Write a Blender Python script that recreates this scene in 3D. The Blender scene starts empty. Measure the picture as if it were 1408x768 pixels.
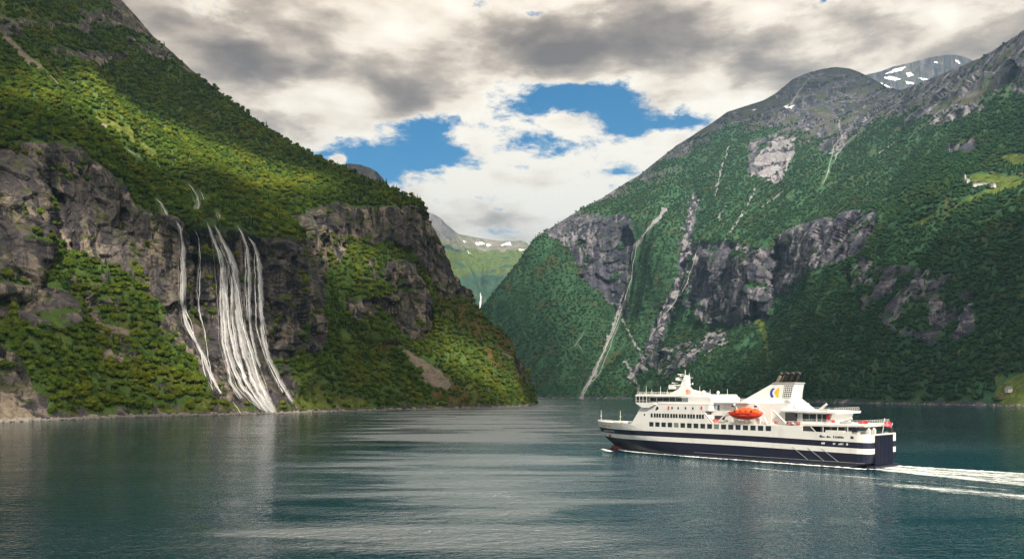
import bpy, math, random
import numpy as np
from mathutils import Vector, Matrix, Euler
from mathutils.bvhtree import BVHTree

D = bpy.data
SC = bpy.context.scene
COL = SC.collection
R = math.radians
random.seed(7)

# ---------------------------------------------------------------- camera, sun, sky, exposure
H, F, HY, CX = 24.0, 1095.0, 540.0, 704.0      # eye height; focal length, horizon row and centre column of the photograph
cam_d = D.cameras.new('camera'); cam = D.objects.new('camera', cam_d); COL.objects.link(cam)
cam.location = (0, 0, H); cam.rotation_euler = (R(90), 0, 0)
cam_d.sensor_width = 36; cam_d.lens = 36 * F / 1408
cam_d.shift_y = (HY - 384) / 1408
cam_d.clip_start = 1; cam_d.clip_end = 60000
SC.camera = cam

SUN = Vector((0.24, -0.74, 0.61)).normalized()
sun_d = D.lights.new('sun', 'SUN'); sun = D.objects.new('sun', sun_d); COL.objects.link(sun)
sun_d.energy = 5.0; sun_d.angle = R(0.6); sun_d.color = (1.0, 0.90, 0.74)
sun.rotation_euler = SUN.to_track_quat('Z', 'Y').to_euler()
sun.location = (0, -50, 400)

SC.view_settings.view_transform = 'Standard'; SC.view_settings.look = 'None'
SC.view_settings.exposure = 1.2; SC.view_settings.gamma = 1.0
SC.cycles.max_bounces = 6; SC.cycles.transparent_max_bounces = 40
SC.cycles.volume_bounces = 0
SC.cycles.use_adaptive_sampling = True
SC.cycles.use_denoising = True; SC.cycles.denoising_prefilter = 'NONE'; SC.cycles.denoising_input_passes = 'RGB_ALBEDO_NORMAL'

# ---------------------------------------------------------------- node helper
class G:
    def __init__(s, nt):
        s.nt = nt
    def n(s, typ, ins=None, **props):
        nd = s.nt.nodes.new(typ)
        for k, v in props.items(): setattr(nd, k, v)
        for k, v in (ins or {}).items(): s.put(nd.inputs[k], v)
        return nd
    def put(s, sock, v):
        if isinstance(v, bpy.types.NodeSocket): s.nt.links.new(v, sock)
        elif v is not None:
            if isinstance(v, (tuple, list)) and len(v) == 3 and sock.type == 'RGBA': v = (*v, 1)
            sock.default_value = v
    def m(s, op, a, b=None, c=None, clamp=False):
        nd = s.nt.nodes.new('ShaderNodeMath'); nd.operation = op; nd.use_clamp = clamp
        for i, v in enumerate((a, b, c)):
            if v is not None: s.put(nd.inputs[i], v)
        return nd.outputs[0]
    def v(s, op, a, b=None, scale=None):
        nd = s.nt.nodes.new('ShaderNodeVectorMath'); nd.operation = op
        s.put(nd.inputs[0], a)
        if b is not None: s.put(nd.inputs[1], b)
        if scale is not None: s.put(nd.inputs['Scale'], scale)
        return nd.outputs['Value'] if op in ('DOT_PRODUCT', 'LENGTH', 'DISTANCE') else nd.outputs[0]
    def mix(s, f, a, b, blend='MIX'):
        nd = s.nt.nodes.new('ShaderNodeMix'); nd.data_type = 'RGBA'; nd.blend_type = blend
        s.put(nd.inputs[0], f); s.put(nd.inputs[6], a); s.put(nd.inputs[7], b)
        return nd.outputs[2]
    def ss(s, v, a, b, lo=0.0, hi=1.0):
        nd = s.nt.nodes.new('ShaderNodeMapRange'); nd.interpolation_type = 'SMOOTHSTEP'
        for i, x in enumerate((v, a, b, lo, hi)): s.put(nd.inputs[i], x)
        return nd.outputs[0]
    def noise(s, vec, scale, detail=4, rough=0.55, dist=0.0):
        nd = s.n('ShaderNodeTexNoise', {'Vector': vec, 'Scale': scale, 'Detail': detail, 'Roughness': rough, 'Distortion': dist})
        return nd.outputs['Fac']
    def attr(s, name):
        return s.n('ShaderNodeAttribute', attribute_name=name).outputs['Fac']
    def comb(s, x, y, z):
        return s.n('ShaderNodeCombineXYZ', {0: x, 1: y, 2: z}).outputs[0]
    def sep(s, v):
        return s.n('ShaderNodeSeparateXYZ', {0: v}).outputs
    def gauss(s, uv, c, r, amp):
        q = s.v('MULTIPLY', s.v('SUBTRACT', uv, (c[0], c[1], 0)), (1 / r[0], 1 / r[1], 0))
        return s.m('MULTIPLY', s.m('EXPONENT', s.m('MULTIPLY', s.v('DOT_PRODUCT', q, q), -1)), amp)

def material(name):
    m = D.materials.new(name); m.use_nodes = True
    m.node_tree.nodes.clear()
    g = G(m.node_tree)
    out = g.n('ShaderNodeOutputMaterial')
    return m, g, out

def principled(g, out, **ins):
    keys = {'color': 'Base Color', 'rough': 'Roughness', 'metal': 'Metallic', 'normal': 'Normal', 'ior': 'IOR', 'spec': 'Specular IOR Level', 'alpha': 'Alpha'}
    b = g.n('ShaderNodeBsdfPrincipled', {keys.get(k, k): v for k, v in ins.items()})
    g.nt.links.new(b.outputs[0], out.inputs['Surface'])
    return b

def plain(name, color, rough=0.6, metal=0.0, dirt=0.0, scale=0.3):
    m, g, out = material(name)
    c = color
    if dirt:
        pos = g.n('ShaderNodeTexCoord').outputs['Object']
        nz = g.noise(g.v('MULTIPLY', pos, (1, 1, 0.35)), scale, 6, 0.65)
        c = g.mix(g.ss(nz, 0.45, 0.75, 0, dirt), color, tuple(x * 0.55 + y for x, y in zip(color, (0.02, 0.008, 0.0))))
    principled(g, out, color=c, rough=rough, metal=metal)
    return m

# ---------------------------------------------------------------- world: sky and clouds, by direction
world = D.worlds.new('World'); SC.world = world; world.use_nodes = True
wt = world.node_tree; wt.nodes.clear(); g = G(wt)
sky = g.n('ShaderNodeTexSky', sky_type='NISHITA', sun_disc=False, sun_elevation=math.asin(SUN.z), sun_rotation=math.atan2(SUN.x, SUN.y), air_density=1.0, dust_density=0.6, ozone_density=2.0)
dirv = g.n('ShaderNodeTexCoord').outputs['Generated']
sx, sy, sz = g.sep(dirv)
zz = g.m('ADD', g.m('MAXIMUM', sz, 0.0), 0.10)
P = g.comb(g.m('DIVIDE', sx, zz), g.m('DIVIDE', sy, zz), 0.0)      # cloud deck seen in perspective
ysafe = g.m('MAXIMUM', sy, 0.02)
warp = g.n('ShaderNodeTexNoise', {'Vector': dirv, 'Scale': 9.0, 'Detail': 3.0, 'Roughness': 0.6}).outputs['Color']
UV0 = g.comb(g.m('DIVIDE', sx, ysafe), g.m('DIVIDE', sz, ysafe), 0.0)
UV = g.v('ADD', UV0, g.v('MULTIPLY', g.v('SUBTRACT', warp, (0.5, 0.5, 0.5)), (0.09, 0.05, 0)))
front = g.ss(sy, 0.05, 0.4)
def px(a, b): return ((a - CX) / F, (HY - b) / F)
def blobs(lst):
    acc = None
    for (a, b, ra, rb, amp) in lst:
        t = g.gauss(UV, px(a, b), (ra / F, rb / F), amp)
        acc = t if acc is None else g.m('ADD', acc, t)
    return g.m('MULTIPLY', acc, front)
# coverage: noise, less where the blue window is, more where its small clouds float
cn_big = g.noise(P, 0.9, 5, 0.55, 0.2)
cn_fine = g.noise(g.v('MULTIPLY', dirv, (1, 1, 2.2)), 14.0, 10, 0.68, 0.15)
cover = g.m('ADD', g.m('MULTIPLY', g.m('SUBTRACT', cn_big, 0.5), 0.9), g.m('MULTIPLY', g.m('SUBTRACT', cn_fine, 0.5), 3.0))
bias = blobs([(480, 222, 84, 27, -1.0), (590, 195, 70, 34, -.9), (700, 160, 75, 40, -0.8), (800, 138, 85, 30, -1.1), (872, 165, 52, 30, -0.85),
              (770, 195, 60, 20, -0.55), (560, 232, 60, 20, -0.5), (665, 8, 26, 12, -0.6), (735, 24, 20, 9, -0.7), (955, 165, 30, 9, -0.45), (858, 232, 26, 10, -0.5), (750, 262, 18, 6, -0.35), (690, 318, 40, 5, -0.3),
              (762, 160, 78, 17, .95), (640, 190, 46, 20, 0.72), (820, 182, 40, 12, 0.3), (462, 223, 18, 8, 0.95), (930, 195, 60, 16, 0.4),(1150, 3, 10, 6, -0.6), (430, 60, 240, 95, .30), (1020, 60, 300, 75, .30), (735, 72, 210, 30, .30), (400, 150, 90, 40, .15), (1340, 40, 80, 50, .4)])
cv = g.m('ADD', g.m('ADD', cover, 0.60), bias)
alpha = g.ss(cv, -0.14, 0.38)
# thickness makes the grey bellies, thin parts are bright
soft = g.noise(g.v('MULTIPLY', dirv, (1, 1, 2.0)), 4.5, 5, 0.5, 0.1)
soft2 = g.noise(g.v('ADD', g.v('MULTIPLY', dirv, (1, 1, 2.6)), (0.0, 0.0, 0.03)), 10.0, 6, 0.56, 0.12)
lum = g.m('ADD', g.m('ADD', g.m('MULTIPLY', g.m('SUBTRACT', soft, 0.5), 1.5), g.m('MULTIPLY', g.m('SUBTRACT', soft2, 0.5), 1.8)), 0.70)
lb = blobs([(730, 78, 120, 40, -0.50), (820, 55, 90, 35, -0.30), (960, 50, 110, 50, -0.40), (1050, 90, 90, 45, -0.25), (420, 30, 150, 40, -0.25), (470, 85, 150, 30, -0.22), (548, 150, 42, 24, -0.42),
            (350, 60, 90, 60, -0.12), (1250, 40, 150, 35, -0.22), (600, 60, 60, 40, 0.10), (640, 120, 90, 30, 0.20), (870, 105, 50, 30, 0.35), (780, 10, 60, 20, 0.32), (470, 170, 70, 30, 0.18), (1280, 15, 60, 14, 0.28), (1010, 140, 60, 25, 0.20),
            (640, 262, 130, 22, 0.25), (760, 232, 120, 24, 0.15), (800, 215, 120, 25, 0.12), (600, 285, 90, 10, -0.18), (700, 300, 110, 9, -0.16), (720, 245, 110, 6, -0.14), (380, 20, 40, 15, 0.2),(1060,25,60,20,0.25)])
lum = g.m('ADD', lum, lb)
edge = g.ss(cv, 0.16, 0.6, 0.16, 0.0)
lum = g.m('ADD', lum, edge)
cc = g.n('ShaderNodeValToRGB', {0: lum})
cr = cc.color_ramp
cr.elements[0].position = 0.0; cr.elements[0].color = (0.175, 0.145, 0.128, 1)
cr.elements[1].position = 1.0; cr.elements[1].color = (1.0, 0.92, 0.79, 1)
for p_, c_ in ((0.28, (0.30, 0.25, 0.21, 1)), (0.5, (0.51, 0.43, 0.35, 1)), (0.72, (0.84, 0.735, 0.605, 1))):
    e_ = cr.elements.new(p_); e_.color = c_
skyc = g.v('MULTIPLY', sky.outputs[0], (0.05, 0.45, 0.63))
col = g.mix(alpha, skyc, g.v('MULTIPLY', cc.outputs[0], (7.0, 7.0, 7.0)))
# below the horizon nothing is seen but water
bg = g.n('ShaderNodeBackground', {'Color': col, 'Strength': 0.1})
wo = g.n('ShaderNodeOutputWorld'); wt.links.new(bg.outputs[0], wo.inputs[0])
SKY_SCALE = None

# ---------------------------------------------------------------- numpy noise
_rs = np.random.RandomState(3)
_perm = _rs.permutation(512)
_perm = np.concatenate([_perm, _perm, _perm])
_gr = _rs.normal(size=(512, 3)); _gr /= np.linalg.norm(_gr, axis=1)[:, None]
def perlin(x, y, z):
    x, y, z = np.broadcast_arrays(np.asarray(x, float), np.asarray(y, float), np.asarray(z, float))
    xi = np.floor(x).astype(int); yi = np.floor(y).astype(int); zi = np.floor(z).astype(int)
    fx, fy, fz = x - xi, y - yi, z - zi
    u, v, w = [t * t * t * (t * (t * 6 - 15) + 10) for t in (fx, fy, fz)]
    xi &= 511; yi &= 511; zi &= 511
    def c(dx, dy, dz):
        h = _perm[_perm[_perm[(xi + dx)] + ((yi + dy) & 511)] + ((zi + dz) & 511)]
        gg = _gr[h]
        return gg[..., 0] * (fx - dx) + gg[..., 1] * (fy - dy) + gg[..., 2] * (fz - dz)
    l = lambda a, b, t: a + (b - a) * t
    return l(l(l(c(0, 0, 0), c(1, 0, 0), u), l(c(0, 1, 0), c(1, 1, 0), u), v), l(l(c(0, 0, 1), c(1, 0, 1), u), l(c(0, 1, 1), c(1, 1, 1), u), v), w) * 1.5
def fbm(x, y, z, o=4, gain=0.5):
    s = 0; a = 1; f = 1; t = 0
    for k in range(o):
        s = s + a * perlin(x * f + k * 7.3, y * f + k * 3.1, z * f + k * 5.7); t += a; a *= gain; f *= 2.03
    return s / t
def ridged(x, y, z, o=4, gain=0.5):
    s = 0; a = 1; f = 1; t = 0
    for k in range(o):
        s = s + a * (1 - 2 * np.abs(perlin(x * f + k * 7.3, y * f + k * 3.1, z * f + k * 5.7))); t += a; a *= gain; f *= 2.03
    return s / t
def facets(a, b, seed):
    """broken rock: every cell of a jittered grid is a flat face with its own height and tilt"""
    ai, bi = np.floor(a).astype(int), np.floor(b).astype(int); best = np.full(a.shape, 1e9); val = np.zeros(a.shape)
    for da in (-1, 0, 1):
        for db in (-1, 0, 1):
            ci, cj = ai + da, bi + db; h_ = _perm[(_perm[(ci + seed * 17) & 511] + cj) & 511]
            g1 = _gr[h_]; pa, pb = ci + .5 + g1[..., 0] * .45, cj + .5 + g1[..., 1] * .45
            d_ = (a - pa) ** 2 + (b - pb) ** 2; m_ = d_ < best
            best = np.where(m_, d_, best); val = np.where(m_, g1[..., 2] + (a - pa) * _gr[(h_ + 91) & 511][..., 0] * .9 + (b - pb) * _gr[(h_ + 33) & 511][..., 1] * .9, val)
    return val
def sstep(v, a, b):
    t = np.clip((v - a) / (b - a), 0, 1); return t * t * (3 - 2 * t)
def blur(A, sr, sc):
    for ax, s in ((0, sr), (1, sc)):
        if s <= 0: continue
        r = max(1, int(s * 2.5)); k = np.exp(-0.5 * (np.arange(-r, r + 1) / s) ** 2); k /= k.sum()
        pad = [(0, 0), (0, 0)]; pad[ax] = (r, r)
        B = np.pad(A, pad, mode='edge'); out = np.zeros_like(A)
        for i, w in enumerate(k):
            out += w * (B[i:i + A.shape[0], :] if ax == 0 else B[:, i:i + A.shape[1]])
        A = out
    return A
def inpoly(X, Y, poly):
    ins = np.zeros(X.shape, bool); n = len(poly)
    for i in range(n):
        x1, y1 = poly[i]; x2, y2 = poly[(i + 1) % n]
        if y1 == y2: continue
        c = ((y1 > Y) != (y2 > Y)) & (X < (x2 - x1) * (Y - y1) / (y2 - y1) + x1)
        ins ^= c
    return ins.astype(float)
def nearline(X, Y, pts):
    d = np.full(X.shape, 1e9)
    for (x1, y1), (x2, y2) in zip(pts[:-1], pts[1:]):
        dx, dy = x2 - x1, y2 - y1; L = dx * dx + dy * dy + 1e-9
        t = np.clip(((X - x1) * dx + (Y - y1) * dy) / L, 0, 1)
        d = np.minimum(d, np.hypot(X - x1 - t * dx, Y - y1 - t * dy))
    return d

def link(name, verts, faces, mats=(), parent=None, mi=None, smooth=False):
    me = D.meshes.new(name)
    if isinstance(verts, np.ndarray):
        verts = verts.reshape(-1, 3)
        me.vertices.add(len(verts)); me.vertices.foreach_set('co', verts.astype(np.float32).ravel())
        fa = np.asarray(faces, dtype=np.int32); n, k = fa.shape
        me.loops.add(n * k); me.loops.foreach_set('vertex_index', fa.ravel())
        me.polygons.add(n); me.polygons.foreach_set('loop_start', np.arange(n, dtype=np.int32) * k)
        try: me.polygons.foreach_set('loop_total', np.full(n, k, dtype=np.int32))
        except Exception: pass
        me.update(calc_edges=True); me.validate()
    else:
        me.from_pydata([tuple(v) for v in verts], [], [tuple(f) for f in faces]); me.update()
    for m in (mats if isinstance(mats, (list, tuple)) else [mats]): me.materials.append(m)
    if mi is not None: me.polygons.foreach_set('material_index', np.asarray(mi, dtype=np.int32))
    if smooth: me.polygons.foreach_set('use_smooth', np.ones(len(me.polygons), dtype=bool))
    o = D.objects.new(name, me); COL.objects.link(o)
    if parent is not None: o.parent = parent
    return o
def tag(o, label=None, cat=None, group=None, kind=None):
    if label: o['label'] = label
    if cat: o['category'] = cat
    if group: o['group'] = group
    if kind: o['kind'] = kind
    return o
def empty(name, loc=(0, 0, 0), rz=0.0):
    o = D.objects.new(name, None); COL.objects.link(o); o.location = loc; o.rotation_euler = (0, 0, rz); o.empty_display_size = 0.5
    return o
def W(a, b, d):
    return np.array([(a - CX) / F * d, d, H + (HY - b) / F * d])
def shore_d(b): return H * F / (b - HY)
# ---------------------------------------------------------------- terrain
# Every mountainside is a lofted sheet of real hillside: shoreline, foot of the cliffs, lip of the cliffs, mid slope, crest,
# each level with its own distance, then a back slope behind the crest; rock, gullies and ledges are displaced on it.
TERR = {}
def hillside(name, cols, levels, rows, mat, masks, relief, disp, back=900, smooth=(5, 5), shore=True):
    """levels: list of (px knots, py, d) from the shore up"""
    X = cols; n = len(X)
    lv = []
    for kx, ky, kd in levels:
        lv.append((np.interp(X, kx, ky), np.interp(X, kx, kd)))
    V = np.linspace(0, 1, rows)
    PY = lv[0][0][None, :] + (lv[-1][0] - lv[0][0])[None, :] * V[:, None]
    DD = np.zeros_like(PY)
    for j in range(n):
        yy = np.array([-l[0][j] for l in lv]); dd = np.array([l[1][j] for l in lv])
        yy = np.maximum.accumulate(yy + np.arange(len(yy)) * 1e-3)
        DD[:, j] = np.interp(-PY[:, j], yy, dd)
    PX = np.broadcast_to(X[None, :], PY.shape).copy()
    w = np.clip(V * 14, 0, 1)[:, None]
    rel = relief(PX, PY) if relief else 0
    DD = DD * (1 - w) + blur(DD + rel, *smooth) * w
    fin = None
    P0 = np.stack([(PX - CX) / F * DD, DD, H + (HY - PY) / F * DD], -1)
    M = masks(PX, PY, P0)
    if disp:
        Pd = disp(PX, PY, P0, M, V)
    else: Pd = P0
    # feet below the water and the back of the mountain
    f0 = Pd[:1].copy(); f0[..., 2] = -12; f0[..., 1] -= 6
    blist = []
    crest = Pd[-1]; dirn = crest[:, :2] / np.linalg.norm(crest[:, :2], axis=1)[:, None]
    for k in range(1, 15):
        t = (k / 14) ** 1.6
        q = crest.copy(); q[:, :2] += dirn * back * t
        q[:, 2] = crest[:, 2] * (1 - t) - 30 * t - 0.12 * back * (t * (1 - t)) * 0 + crest[:, 2] * 0.25 * np.sin(math.pi * t) * 0
        q[:, 2] += fbm(q[:, 0] / 90, q[:, 1] / 90, q[:, 2] * 0, 4) * 18 * t
        blist.append(q[None])
    A = np.concatenate([f0, Pd] + blist, 0)
    nr = A.shape[0]
    idx = np.arange(nr * n).reshape(nr, n)
    fa = np.stack([idx[:-1, :-1], idx[:-1, 1:], idx[1:, 1:], idx[1:, :-1]], -1).reshape(-1, 4)
    o = link(name, A, fa, mat, smooth=True)
    for k, m in M.items():
        full = np.concatenate([m[:1], m] + [m[-1:]] * 14, 0).astype(np.float32)
        a = o.data.attributes.new(k, 'FLOAT', 'POINT'); a.data.foreach_set('value', full.ravel())
    tag(o, kind='structure')
    TERR[name] = dict(P=Pd, M=M, PX=PX, PY=PY, obj=o, bvh=None)
    return o

def normals(P):
    du = np.gradient(P, axis=1); dv = np.gradient(P, axis=0)
    n = np.cross(du, dv); n /= np.linalg.norm(n, axis=-1)[..., None] + 1e-9
    # face the viewer
    s = np.sign(-(n * (P - np.array([0, 0, H]))).sum(-1)); n *= np.where(s == 0, 1, s)[..., None]
    return n

def terrain_mat(name, rockA, rockB, rockC, under, brush, meadow, screec, alpA, alpB, k=1.0):
    m, g, out = material(name)
    pos = g.n('ShaderNodeNewGeometry').outputs['Position']
    rock, grass, scree, alp, snow, wet = [g.attr(a) for a in ('rock', 'grass', 'scree', 'alpine', 'snow', 'wet')]; rus = g.attr('russet')
    streak = g.noise(g.v('MULTIPLY', pos, (1 / (13 * k), 1 / (13 * k), 1 / (110 * k))), 1.0, 8, 0.66, 0.5)
    big = g.noise(g.v('MULTIPLY', pos, (1 / (60 * k),) * 3), 1.0, 4, 0.5, 0.5)
    fine = g.noise(g.v('MULTIPLY', pos, (1 / (5 * k), 1 / (5 * k), 1 / (3.2 * k))), 1.0, 6, 0.68, 0.3)
    crackn = g.n('ShaderNodeTexVoronoi', {'Vector': g.v('ADD', g.v('MULTIPLY', pos, (1 / (17 * k), 1 / (17 * k), 1 / (26 * k))), g.v('SCALE', g.n('ShaderNodeTexNoise', {'Vector': pos, 'Scale': 0.05 / k, 'Detail': 4.0}).outputs['Color'], scale=1.2)), 'Scale': 1.0}, feature='DISTANCE_TO_EDGE').outputs['Distance']
    rc = g.mix(g.ss(streak, 0.45, 0.60), rockA, rockB)
    rc = g.mix(g.ss(big, 0.42, 0.62, 0, 0.75), rc, rockC)
    rc = g.mix(g.ss(fine, 0.40, 0.62, 0.0, 0.6), rc, g.v('MULTIPLY', rc, (0.38, 0.37, 0.40)))
    rc = g.mix(g.ss(crackn, 0.0, 0.035, 0.45, 0.0), rc, (0.028, 0.026, 0.028))
    # tufts of green on the rock
    tuft = g.m('MULTIPLY', g.ss(g.noise(g.v('MULTIPLY', pos, (1 / (22 * k), 1 / (22 * k), 1 / (12 * k))), 1.0, 6, 0.66, 0.4), 0.54, 0.62), 0.75)
    rc = g.mix(tuft, rc, g.mix(fine, brush, under))
    gn = g.noise(g.v('MULTIPLY', pos, (1 / (9 * k),) * 3), 1.0, 6, 0.6)
    gb = g.noise(g.v('MULTIPLY', pos, (1 / (48 * k), 1 / (48 * k), 1 / (30 * k))), 1.0, 5, 0.6, 0.5)
    gc = g.mix(g.ss(gn, 0.42, 0.62), under, tuple(a * 1.7 for a in under))
    gc = g.mix(g.ss(gb, 0.50, 0.64, 0, 0.85), gc, brush)
    mc = g.mix(g.ss(gn, 0.4, 0.6), meadow, tuple(a * 0.55 for a in meadow))
    edge = g.m('MULTIPLY', g.m('SUBTRACT', g.noise(g.v('MULTIPLY', pos, (1 / (14 * k),) * 3), 1.0, 6, 0.65), 0.5), 1.3)
    tone = g.noise(g.v('MULTIPLY', pos, (1 / (38 * k), 1 / (38 * k), 1 / (150 * k))), 1.0, 6, 0.62, 0.5)
    def msk(a, lo=0.42, hi=0.58): return g.ss(g.m('ADD', a, g.m('MULTIPLY', edge, g.m('MULTIPLY', g.m('MULTIPLY', a, g.m('SUBTRACT', 1.0, a)), 4.0))), lo, hi)
    sc = g.mix(g.ss(fine, 0.35, 0.65), screec, tuple(a * 0.5 for a in screec))
    al = g.mix(g.ss(g.noise(g.v('MULTIPLY', pos, (1 / (40 * k), 1 / (40 * k), 1 / (18 * k))), 1.0, 7, 0.66, 0.8), 0.42, 0.6), alpA, alpB)
    al = g.mix(g.ss(fine, 0.45, 0.7, 0, 0.5), al, (0.05, 0.055, 0.04))
    al = g.mix(g.ss(tone, .45, .62, 0, .35), al, tuple(a * 1.5 for a in under))
    gc = g.mix(g.ss(tone, .40, .62, .0, .75), gc, tuple(a * 2.1 for a in under))
    c = g.mix(msk(alp), gc, al)
    c = g.mix(msk(grass), c, mc)
    c = g.mix(msk(rus), c, g.mix(g.ss(gn, 0.4, 0.6), (0.15, 0.095, 0.030), (0.08, 0.075, 0.022)))
    c = g.mix(msk(rock), c, rc)
    c = g.mix(msk(scree), c, sc)
    c = g.mix(g.m('MULTIPLY', wet, 0.8), c, g.v('MULTIPLY', c, (0.45, 0.45, 0.5)))
    c = g.mix(msk(snow), c, (0.82, 0.84, 0.88))
    h = g.m('ADD', g.m('MULTIPLY', streak, 2.5 * k), g.m('ADD', g.m('MULTIPLY', fine, 1.6 * k), g.ss(crackn, 0, 0.05, 0, 0.6 * k)))
    bump = g.n('ShaderNodeBump', {'Height': h, 'Strength': 0.9, 'Distance': 1.0})
    principled(g, out, color=c, rough=0.9, normal=bump.outputs[0], spec=0.15)
    return m

LROCK = terrain_mat('fjord_rock_and_turf', (0.040, 0.039, 0.044), (0.31, 0.26, 0.21), (0.095, 0.088, 0.095),
                    (0.040, 0.070, 0.016), (0.11, 0.115, 0.028), (0.12, 0.15, 0.03), (0.26, 0.215, 0.17), (0.085, 0.090, 0.040), (0.17, 0.15, 0.14))
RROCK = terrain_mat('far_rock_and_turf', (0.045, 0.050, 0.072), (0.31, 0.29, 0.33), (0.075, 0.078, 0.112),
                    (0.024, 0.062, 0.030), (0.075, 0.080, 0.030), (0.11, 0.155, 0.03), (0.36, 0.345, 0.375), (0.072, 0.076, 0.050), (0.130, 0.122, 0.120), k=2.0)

def jit(PX, PY, P, amp, sc):
    a = fbm(P[..., 0] / sc, P[..., 1] / sc, P[..., 2] / sc, 4) * amp
    b = fbm(P[..., 0] / sc + 40, P[..., 1] / sc, P[..., 2] / sc, 4) * amp
    return PX + a, PY + b
def polys(X, Y, lst):
    m = np.zeros(X.shape)
    for p in lst: m = np.maximum(m, inpoly(X, Y, p))
    return m

# --- the left mountain with the waterfalls
xs = np.concatenate([np.arange(-620, -20, 5.0), np.arange(-20, 741.1, 1.1)])
SHX = [-620, -300, -100, 0, 50, 100, 200, 300, 380, 430, 520, 600, 680, 720, 741.5]
SHY = [640, 598, 584, 580, 578, 576, 572, 570, 568, 566, 564, 562, 560, 558.2, 557]
L_shore = (SHX, SHY, [shore_d(y) for y in SHY])
L_mid = ([-620, 0, 60, 150, 240, 300, 380, 430, 500, 580, 645, 700, 741.5], [580, 470, 455, 480, 500, 505, 520, 520, 490, 500, 490, 530, 557.0],
         [300, 765, 800, 880, 925, 960, 980, 1060, 1200, 1280, 1370, 1480, 1545])
L_base = ([-620, 0, 40, 75, 120, 160, 200, 240, 300, 350, 385, 432, 470, 500, 530, 585, 610, 645, 690, 720, 741.5],
          [540, 412, 410, 348, 358, 372, 395, 425, 450, 465, 485, 478, 395, 405, 440, 463, 400, 420, 467, 507, 556.9],
          [420, 840, 855, 905, 930, 940, 960, 975, 1000, 1020, 1035, 1110, 1280, 1310, 1340, 1375, 1410, 1470, 1490, 1515, 1545])
L_top = ([-620, 0, 45, 62, 140, 185, 235, 300, 350, 400, 412, 470, 520, 580, 605, 645, 690, 720, 741.5],
         [420, 225, 205, 199, 238, 288, 306, 312, 326, 336, 296, 290, 288, 293, 337, 419, 466, 506, 556.8],
         [470, 885, 900, 935, 960, 975, 990, 1030, 1050, 1075, 1200, 1320, 1350, 1425, 1440, 1472, 1492, 1517, 1545])
L_ridge = ([-620, -200, 0, 100, 165, 190, 212, 235, 262, 300, 350, 400, 440, 470, 500, 530, 556, 573, 582, 590, 605, 620, 645, 668, 690, 706, 720, 732, 741.5],
           [-520, -330, -160, -70, 0, 26, 52, 72, 96, 127, 165, 199, 218, 232, 246, 256, 268, 276, 286, 303, 333, 372, 416, 444, 465, 483, 505, 532, 556.5],
           [1500, 1750, 1760, 1740, 1700, 1690, 1680, 1670, 1660, 1640, 1620, 1600, 1580, 1560, 1535, 1515, 1500, 1490, 1482, 1470, 1468, 1470, 1476, 1484, 1495, 1507, 1519, 1532, 1545])
L_up = (L_ridge[0], [np.interp(x, *L_ridge[:2]) * 0.45 + np.interp(x, *L_top[:2]) * 0.55 for x in L_ridge[0]],
        [np.interp(x, L_ridge[0], L_ridge[2]) * 0.42 + np.interp(x, L_top[0], L_top[2]) * 0.58 for x in L_ridge[0]])

L_ROCK = [[(-30, 222), (45, 203), (60, 197), (100, 215), (140, 236), (172, 262), (185, 288), (235, 304), (245, 318), (275, 322), (300, 318), (350, 328), (398, 338), (408, 330), (404, 302), (430, 292), (470, 286), (520, 288),
           (560, 286), (590, 292), (620, 340), (652, 425), (600, 402), (578, 372), (560, 345), (528, 330), (500, 345), (465, 340), (452, 380), (432, 392), (438, 480), (420, 490), (388, 486), (392, 520), (405, 556), (330, 560), (290, 545), (258, 500), (228, 476), (205, 440), (190, 400),
           (160, 372), (120, 362), (80, 346), (62, 350), (60, 400), (96, 420), (104, 446), (60, 455), (-30, 440)],
          [(500, 365), (528, 350), (560, 365), (585, 400), (588, 465), (560, 470), (520, 440), (490, 445), (470, 420)],
          [(-30, 478), (22, 490), (30, 520), (60, 560), (75, 590), (-30, 600)], [(136, 482), (170, 490), (176, 506), (140, 500)],
          [(0, 28), (28, 40), (32, 62), (12, 60), (-30, 45), (-30, 20)], [(23, 31), (60, 36), (118, 36), (122, 48), (60, 46), (26, 44)], [(100, 14), (160, 20), (208, 44), (214, 56), (160, 44), (112, 36)],
          [(60, 74), (110, 72), (170, 80), (168, 92), (110, 90), (66, 88)], [(168, 56), (200, 58), (236, 80), (232, 90), (190, 78), (170, 72)], [(232, 74), (262, 94), (276, 108), (250, 100)],
          [(165, -2), (215, 50), (205, 52), (140, 5), (60, -30), (110, -60)],
          [(706, 482), (722, 505), (722, 528), (710, 512), (700, 492)], [(112, 400), (130, 425), (150, 462), (140, 464), (116, 430)]]
L_GREEN_IN = [[(150, 375), (195, 398), (225, 430), (212, 452), (165, 420)], [(470, 350), (500, 345), (512, 380), (480, 395), (452, 390)], [(255, 312), (276, 318), (270, 330), (255, 330)], [(300, 318), (322, 320), (318, 338), (302, 332)]]
L_GRASS = [[(405, 540), (420, 525), (440, 530), (448, 548), (470, 545), (500, 548), (512, 560), (480, 570), (400, 572), (395, 560)], [(300, 315), (340, 330), (318, 342), (298, 330)], [(120, 158), (200, 200), (220, 222), (195, 218), (140, 182)],
           [(0, 10), (50, 24), (46, 34), (0, 18), (-60, -10)], [(45, 78), (70, 90), (92, 110), (96, 124), (70, 104)], [(140, 166), (160, 176), (175, 192), (165, 190)],
           [(285, 548), (330, 552), (345, 572), (200, 575), (215, 560), (250, 560)]]
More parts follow.
